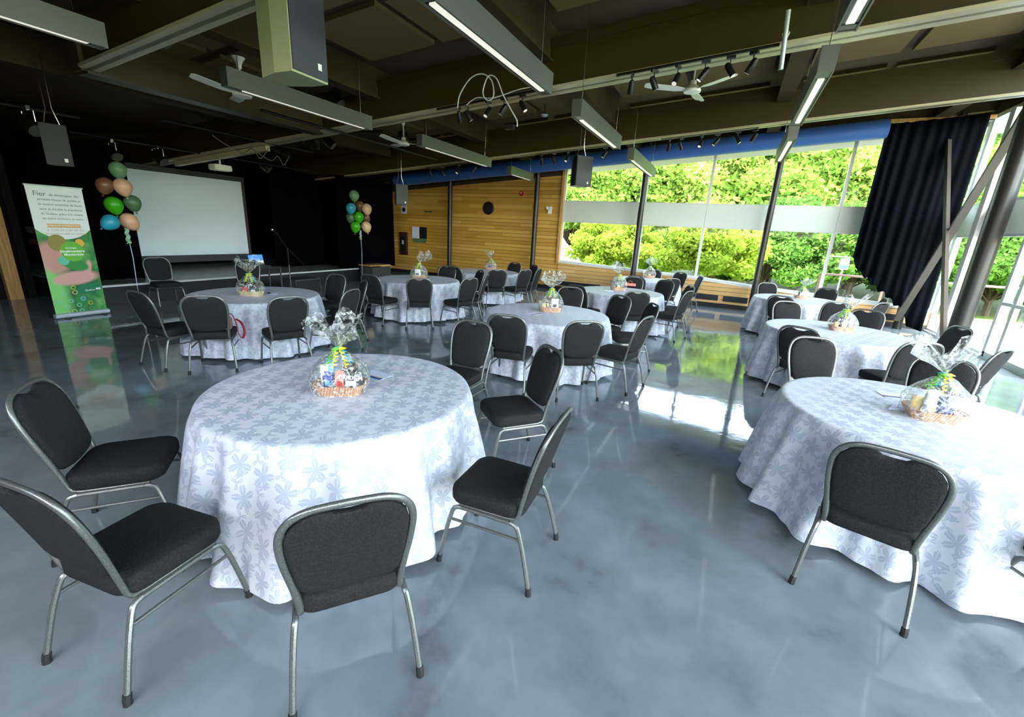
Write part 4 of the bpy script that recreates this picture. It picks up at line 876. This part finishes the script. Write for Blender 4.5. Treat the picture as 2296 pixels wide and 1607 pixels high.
MB().tube(smoothpath([(-.3,.02,-.1),(-.1,.02,.0),(.2,.02,-.02),(.6,.02,.06),(.95,.02,.08)],5),.007,6).build('strand',M['white_paint'],t); MB().box((.48,.02,-.42),(.14,.07,.06)).build('junction_box',M['black_plastic'],t,False)
p=Vector((.14,6.30,3.985)); t=thing('steel_pipe','short light steel pipe clamped across the near roof beam at the upper right','pipe',tuple(p)); MB().tube([(-.02,-.06,.27),(.02,.02,-.27)],.024,14).build('tube',M['frame_light'],t); MB().tube([(-.035,.0,.08),(0,.03,-.06),(.035,.0,.08),(.0,-.05,.09),(-.035,.0,.08)],.007,6).build('wire_tie',M['chrome'],t)
p=atz(1221,257,4.25); t=thing('smoke_detector','round white smoke detector on the ceiling between the roof beams','smoke detector',(p.x,p.y,4.25)); MB().lathe([(0,-.04),(.05,-.04),(.075,-.01),(.075,.0),(0,.0)],20).build('cover',M['white_paint'],t); MB().tube([(0,0,0),(0,0,ZB(p.x)+.86-4.25)],.012,6).build('mount',M['roof_brown'],t)
# ------------------------------------------------------------------ stage lighting rig
def make_par():
    t=thing('stage_spotlight','','stage light',group='stage spotlights')
    MB().tube([(-.12,0,-.16),(-.12,0,-.02),(0,0,.0),(.12,0,-.02),(.12,0,-.16)],.008,6).build('yoke',M['chrome'],t)
    rt=Matrix.Rotation(R(-50),3,'Y'); MB().lathe([(0,-.14),(.10,-.14),(.105,.05),(.06,.13),(0,.14)],18,c=(0,0,-.18),mat=rt).build('lamp_body',M['black_metal'],t)
    MB().lathe([(0,-.0),(.09,-.0),(.09,.004),(0,.004)],18,c=tuple(Vector((0,0,-.18))+rt@Vector((0,0,-.146))),mat=rt).build('lens',M['light_housing'],t)
    MB().box((0,0,.02),(.05,.05,.06)).build('clamp',M['chrome'],t,False); return t
pr0=make_par(); pf=True
for (px_,py_,X,rz_,lb) in ((250,318,-11.0,0,'stage spotlight hanging above the top of the left balloons'),(352,332,-11.0,20,'stage spotlight hanging over the left part of the projection screen'),(592,355,-11.2,40,'stage spotlight hanging just right of the projector'),(625,285,-8.8,80,'leftmost stage spotlight in the cable-draped cluster left of centre'),(668,292,-8.8,200,'second stage spotlight in the cable-draped cluster left of centre'),(705,300,-8.8,140,'third stage spotlight in the cable-draped cluster left of centre'),(735,298,-8.8,30,'rightmost stage spotlight in the cable-draped cluster left of centre'),(750,196,-6.8,10,'stage spotlight just right of the big loudspeaker'),(762,222,-6.9,120,'stage spotlight with round lens behind the glowing pendant light'),(805,212,-6.6,200,'stage spotlight on the beam face left of the long top pendant light'),(905,288,-7.1,90,'dark stage spotlight directly above the small distant fan'),(1040,300,-6.9,40,'small stage spotlight left of the hanging cable end'),(1160,215,-6.9,40,'') ,(60,245,-9.0,10,'stage spotlight with silver clamp above the dim left loudspeaker'),(345,30,-6.4,50,'bright-lensed stage spotlight at the top left edge of the photo')):
    if not lb: continue
    p=atx(px_,py_,X); s=pr0 if pf else copy_tree(pr0); pf=False; s.location=p; s.rotation_euler=(0,0,R(rz_)); s['label']=lb
for (a,b_,lb) in (((-9.0,1.7,None),(-9.0,3.6,None),'dim lighting pipe above the left loudspeaker'),((-6.4,1.6,None),(-6.4,3.0,None),'short dark pipe at the top left holding a bright-lensed spotlight'),((-11.0,4.2,None),(-11.0,10.2,None),'dark lighting pipe running over the stage front'),((-8.8,4.6,None),(-8.8,7.6,None),'dark lighting pipe holding the cable-draped cluster'),((-6.85,5.0,None),(-6.85,9.6,None),'dark lighting pipe above the left row of tables')):
    z_={-9.0:atx(60,245,-9.0).z+.02,-6.4:atx(345,30,-6.4).z+.02,-11.0:3.12,-8.8:3.28,-6.85:3.40}[a[0]]; o=MB().tube([(a[0],a[1],z_),(b_[0],b_[1],z_)],.022,8).build('lighting_pipe',M['black_metal']); tag(o,lb,'pipe','lighting pipes')
for i,(X,Y,z_,sx) in enumerate(((-8.8,5.9,3.15,1),(-8.8,6.5,3.1,.8))):
    o=MB().tube(smoothpath([(X,Y-.5*sx,z_+.05),(X,Y-.3*sx,z_-.05),(X+.05,Y,z_-.16),(X,Y+.25*sx,z_-.04),(X,Y+.4*sx,z_-.2),(X,Y+.6*sx,z_+.02)],5),.008,6).build('hanging_cable',M['light_housing']); tag(o,('grey cable sagging under the left half of the spotlight cluster','grey cable sagging under the right half of the spotlight cluster')[i],'cable','sagging cables')
# ------------------------------------------------------------------ outdoors
o=MB().box((0,50,-.55),(160,72,.3)).build('lawn',M['grass'],None,False); o['kind']='structure'
o=MB().box((45,0,-.56),(80,60,.3)).build('lawn',M['grass'],None,False); o['kind']='structure'
o=MB().box((-20,-20,-.56),(110,34,.3)).build('lawn',M['grass'],None,False); o['kind']='structure'
o=MB().box((7.7,7.5,-.16),(6.1,21,.3)).build('patio',M['concrete'],None,False); o['kind']='structure'
def rail(pts,lb):
    t=thing('guard_rail',lb,'railing'); 
    for (a,b_) in zip(pts,pts[1:]):
        A,B_=Vector(a),Vector(b_); n=max(1,int((B_-A).length/1.6))
        MB().tube([A+Vector((0,0,1.05)),B_+Vector((0,0,1.05))],.035,6).build('top_rail',M['rail_brown'],t); MB().tube([A+Vector((0,0,.12)),B_+Vector((0,0,.12))],.03,6).build('bottom_rail',M['rail_brown'],t)
        MB().add([A+Vector((0,0,.15)),B_+Vector((0,0,.15)),B_+Vector((0,0,1.0)),A+Vector((0,0,1.0))],[(0,1,2,3)]).build('glass_panel',M['rail_glass'],t,False)
        for i in range(n+1):
            p=A.lerp(B_,i/n); MB().box((p.x,p.y,.53),(.06,.06,1.06)).build('post',M['rail_brown'],t,False)
rail([(2.6,16.4,-.01),(10.6,16.4,-.01),(10.6,2,-.01)],'brown metal guard rail with glass panels around the outdoor patio')
o=MB().box((3.7,16.5,-.16),(2.4,3,.3)).build('patio',M['concrete'],None,False); o['kind']='structure'
# white tent roof at left
t=thing('marquee_tent','white marquee tent sloping down outside the left end of the window','tent',(-8.6,22,-.4))
prof=[(0.02,3.1),(.35,2.5),(.9,1.75),(1.6,1.15),(2.5,.85),(3.2,.75),(3.2,.0)]
MB().lathe(prof,24).build('canopy',M['outer_white'],t)
MB().tube([(0,0,0),(0,0,3.3)],.04,8).build('mast',M['frame_white'],t)
p=Vector((4.15,21.8,-.4)); t=thing('sign_post','small blue and white sign on a post outside near the patio rail','sign',tuple(p)); MB().tube([(0,0,0),(0,0,1.95)],.025,8).build('post',M['frame_light'],t); MB().box((.0,-.04,1.62),(.30,.02,.42)).build('plate',M['paper_white'],t,False); MB().box((.0,-.055,1.52),(.26,.01,.16)).build('blue_panel',M['sign_blue'],t,False); MB().box((-.2,-.03,1.9),(.7,.03,.03)).build('crossbar',M['frame_light'],t,False)
o=MB().box((-.2,27,.15),(2.6,1.2,1.1),taper=.8).build('parked_trailer',M['outer_white'],None,False); tag(o,'pale white shape of a parked trailer half hidden behind the bright tree','trailer')
def leafcloud(name,n,cl,sz,ell_,seed,flat=1.0):
    g=np.random.default_rng(seed); u=g.normal(size=(cl,3)); u/=np.linalg.norm(u,axis=1)[:,None]; u[:,2]=np.abs(u[:,2])*1.0-.35*(g.random(cl)<.5)
    cen=u*np.array(ell_)*(g.random((cl,1))**.4)
    idx=g.integers(0,cl,n); d=g.normal(size=(n,3)); d/=np.linalg.norm(d,axis=1)[:,None]
    P=cen[idx]+d*(g.random((n,1))**.5)*np.array(ell_).mean()*.30*np.array([1,1,.75])
    a=g.normal(size=(n,3)); a/=np.linalg.norm(a,axis=1)[:,None]; b=np.cross(a,g.normal(size=(n,3))); b/=np.linalg.norm(b,axis=1)[:,None]
    s=sz*(.6+.8*g.random((n,1))); V=np.stack([P-a*s,P+b*s*.55,P+a*s,P-b*s*.55],1).reshape(-1,3)
    me=bpy.data.meshes.new(name); me.vertices.add(n*4); me.vertices.foreach_set('co',V.ravel().astype(np.float32)); me.loops.add(n*4); me.loops.foreach_set('vertex_index',np.arange(n*4,dtype=np.int32)); me.polygons.add(n); me.polygons.foreach_set('loop_start',np.arange(0,n*4,4,dtype=np.int32)); me.polygons.foreach_set('loop_total',np.full(n,4,dtype=np.int32)); me.update(); me.validate(); return me,cen
kinds={}
for nm,(mt,n,cl,sz,el,sd) in dict(maple=('leaf_yellow',30000,60,.075,(1.9,1.7,1.9),1),broad=('leaf_mid',70000,110,.13,(3.6,3.0,3.9),2),dark=('leaf_dark',70000,110,.13,(3.6,3.0,4.0),3),pale=('leaf_pale',60000,90,.125,(3.5,3.0,4.0),5)).items():
    me,cen=leafcloud('foliage',n,cl,sz,el,sd); me.materials.append(M[mt])
    b=MB(); h=el[2]
    b.tube(smoothpath([(0,0,-h*1.25),(.05,.03,-h*.6),(-.05,.05,0),(.1,0,h*.6)],3),[.16*h/3*(1-.8*i/9) for i in range(10)],8)
    for c_ in cen[::5]: b.tube(smoothpath([(0,0,-h*.5+.3*c_[2]*.3),tuple(c_*.5+np.array([0,0,-.1*h])),tuple(c_)],3),[.05*h/3*(1-.8*i/6) for i in range(7)],5)
    tm=b.build('trunk',M['bark']); tmesh=tm.data; bpy.data.objects.remove(tm); kinds[nm]=(me,tmesh,h)
TREES=[ # x,y,kind,scale,label
(-4.6,19.5,'maple',1.0,'bright yellow-green young tree just outside the left window panes'),(-.55,19.2,'maple',1.12,'bright yellow-green young tree in front of the middle window panes'),
(-9.5,27,'broad',1.0,'mid green tree above the white tent'),(-5.2,30,'broad',1.15,'tall mid green tree behind the left bright tree'),(-1.5,31,'pale',1.2,'tall loose tree behind the middle bright tree'),(2.2,30,'broad',1.2,'tall mid green tree right of the middle window post'),(6.2,31,'pale',1.25,'tall pale tree behind the right window panes'),(1.6,24.5,'dark',.72,'lower dark green tree right of the second column'),(5.2,25,'dark',.7,'lower dark green tree behind the blue and white sign'),(10.2,30,'broad',1.2,'tall tree seen beside the corner curtain'),(9.2,23,'dark',.7,'dense tree behind the patio rail corner'),
(14.5,21,'broad',.95,'large tree seen through the right glass wall near the corner'),(17,14.5,'pale',1.0,'pale large tree seen through the right glass wall beyond the column'),(19,8,'broad',1.0,'large tree beyond the lawn through the right-hand door'),(-12.5,33,'dark',1.2,'dark tree far left beyond the window'),(-8,36,'pale',1.35,'tallest background tree behind the left window panes'),(4.2,37,'dark',1.4,'tall dark background tree behind the right window panes'),(-1,38,'dark',1.35,'tall dark background tree behind the middle window panes'),(14,34,'dark',1.4,'dark background tree at the far right beyond the corner'),(20,26,'dark',1.2,'dark background tree beyond the right glass wall'),(9.5,38,'pale',1.3,'pale background tree far beyond the right column'),
(-2.9,24.5,'broad',.62,'small bushy tree between the two bright trees'),(-12.2,28,'dark',.75,'low dark tree at the far left behind the white tent'),(-7.4,28.5,'broad',.6,'low bushy tree just right of the white tent'),(-4.9,27.2,'dark',.62,'low dark tree filling the gap behind the left bright tree'),(.6,28.3,'pale',.62,'low pale tree behind the middle bright tree trunk'),(3.4,28.6,'broad',.66,'low bushy tree left of the blue and white sign'),(7.7,27.5,'broad',.7,'low bushy tree right of the blue and white sign'),(11.6,26,'pale',.75,'low pale tree beyond the rail corner'),(12.4,17.0,'maple',.9,'yellow-green shrub-like tree beyond the patio rail')]
for i,(x_,y_,kd,s_,lb) in enumerate(TREES):
    me,tmesh,h=kinds[kd]; t=thing({'maple':'maple_tree','broad':'leafy_tree','dark':'dense_tree','pale':'leafy_tree'}[kd],lb,'tree',(x_,y_,-.4+h*(.84 if kd=='maple' else .72 if s_<.8 else .88)*s_*.9),i*1.3,'trees outside'); t.scale=(s_,s_,s_*.9)
    for nme,mm_ in (('foliage',me),('trunk',tmesh)):
        o=bpy.data.objects.new(nme,mm_); C.objects.link(o); o.parent=t
bm_,_=leafcloud('shrub',9000,30,.10,(1.6,.8,.7),9); bm_.materials.append(M['leaf_dark'])
for i,(x_,y_,lb) in enumerate(((-6.5,25.5,'low shrub at the foot of the trees behind the left panes'),(-3.4,25.8,'low shrub behind the left bright tree trunk'),(.6,26.2,'low shrub beyond the middle panes'),(3.6,26.6,'low shrub left of the blue and white sign'),(6.8,26.3,'low shrub right of the blue and white sign'),(10.3,25.2,'low shrub beyond the patio rail corner'),(13.6,12,'low shrub outside the right glass wall'),(13.8,16.4,'low shrub outside the right glass wall near the corner'),(14.4,7.5,'low shrub outside the glass door'))):
    o=bpy.data.objects.new('shrub',bm_); C.objects.link(o); o.location=(x_,y_,.35); o.rotation_euler=(0,0,i*.9); s_=1.0+.2*(i%3); o.scale=(s_*1.2,s_,s_*1.1); tag(o,lb,'shrub','shrubs outside')
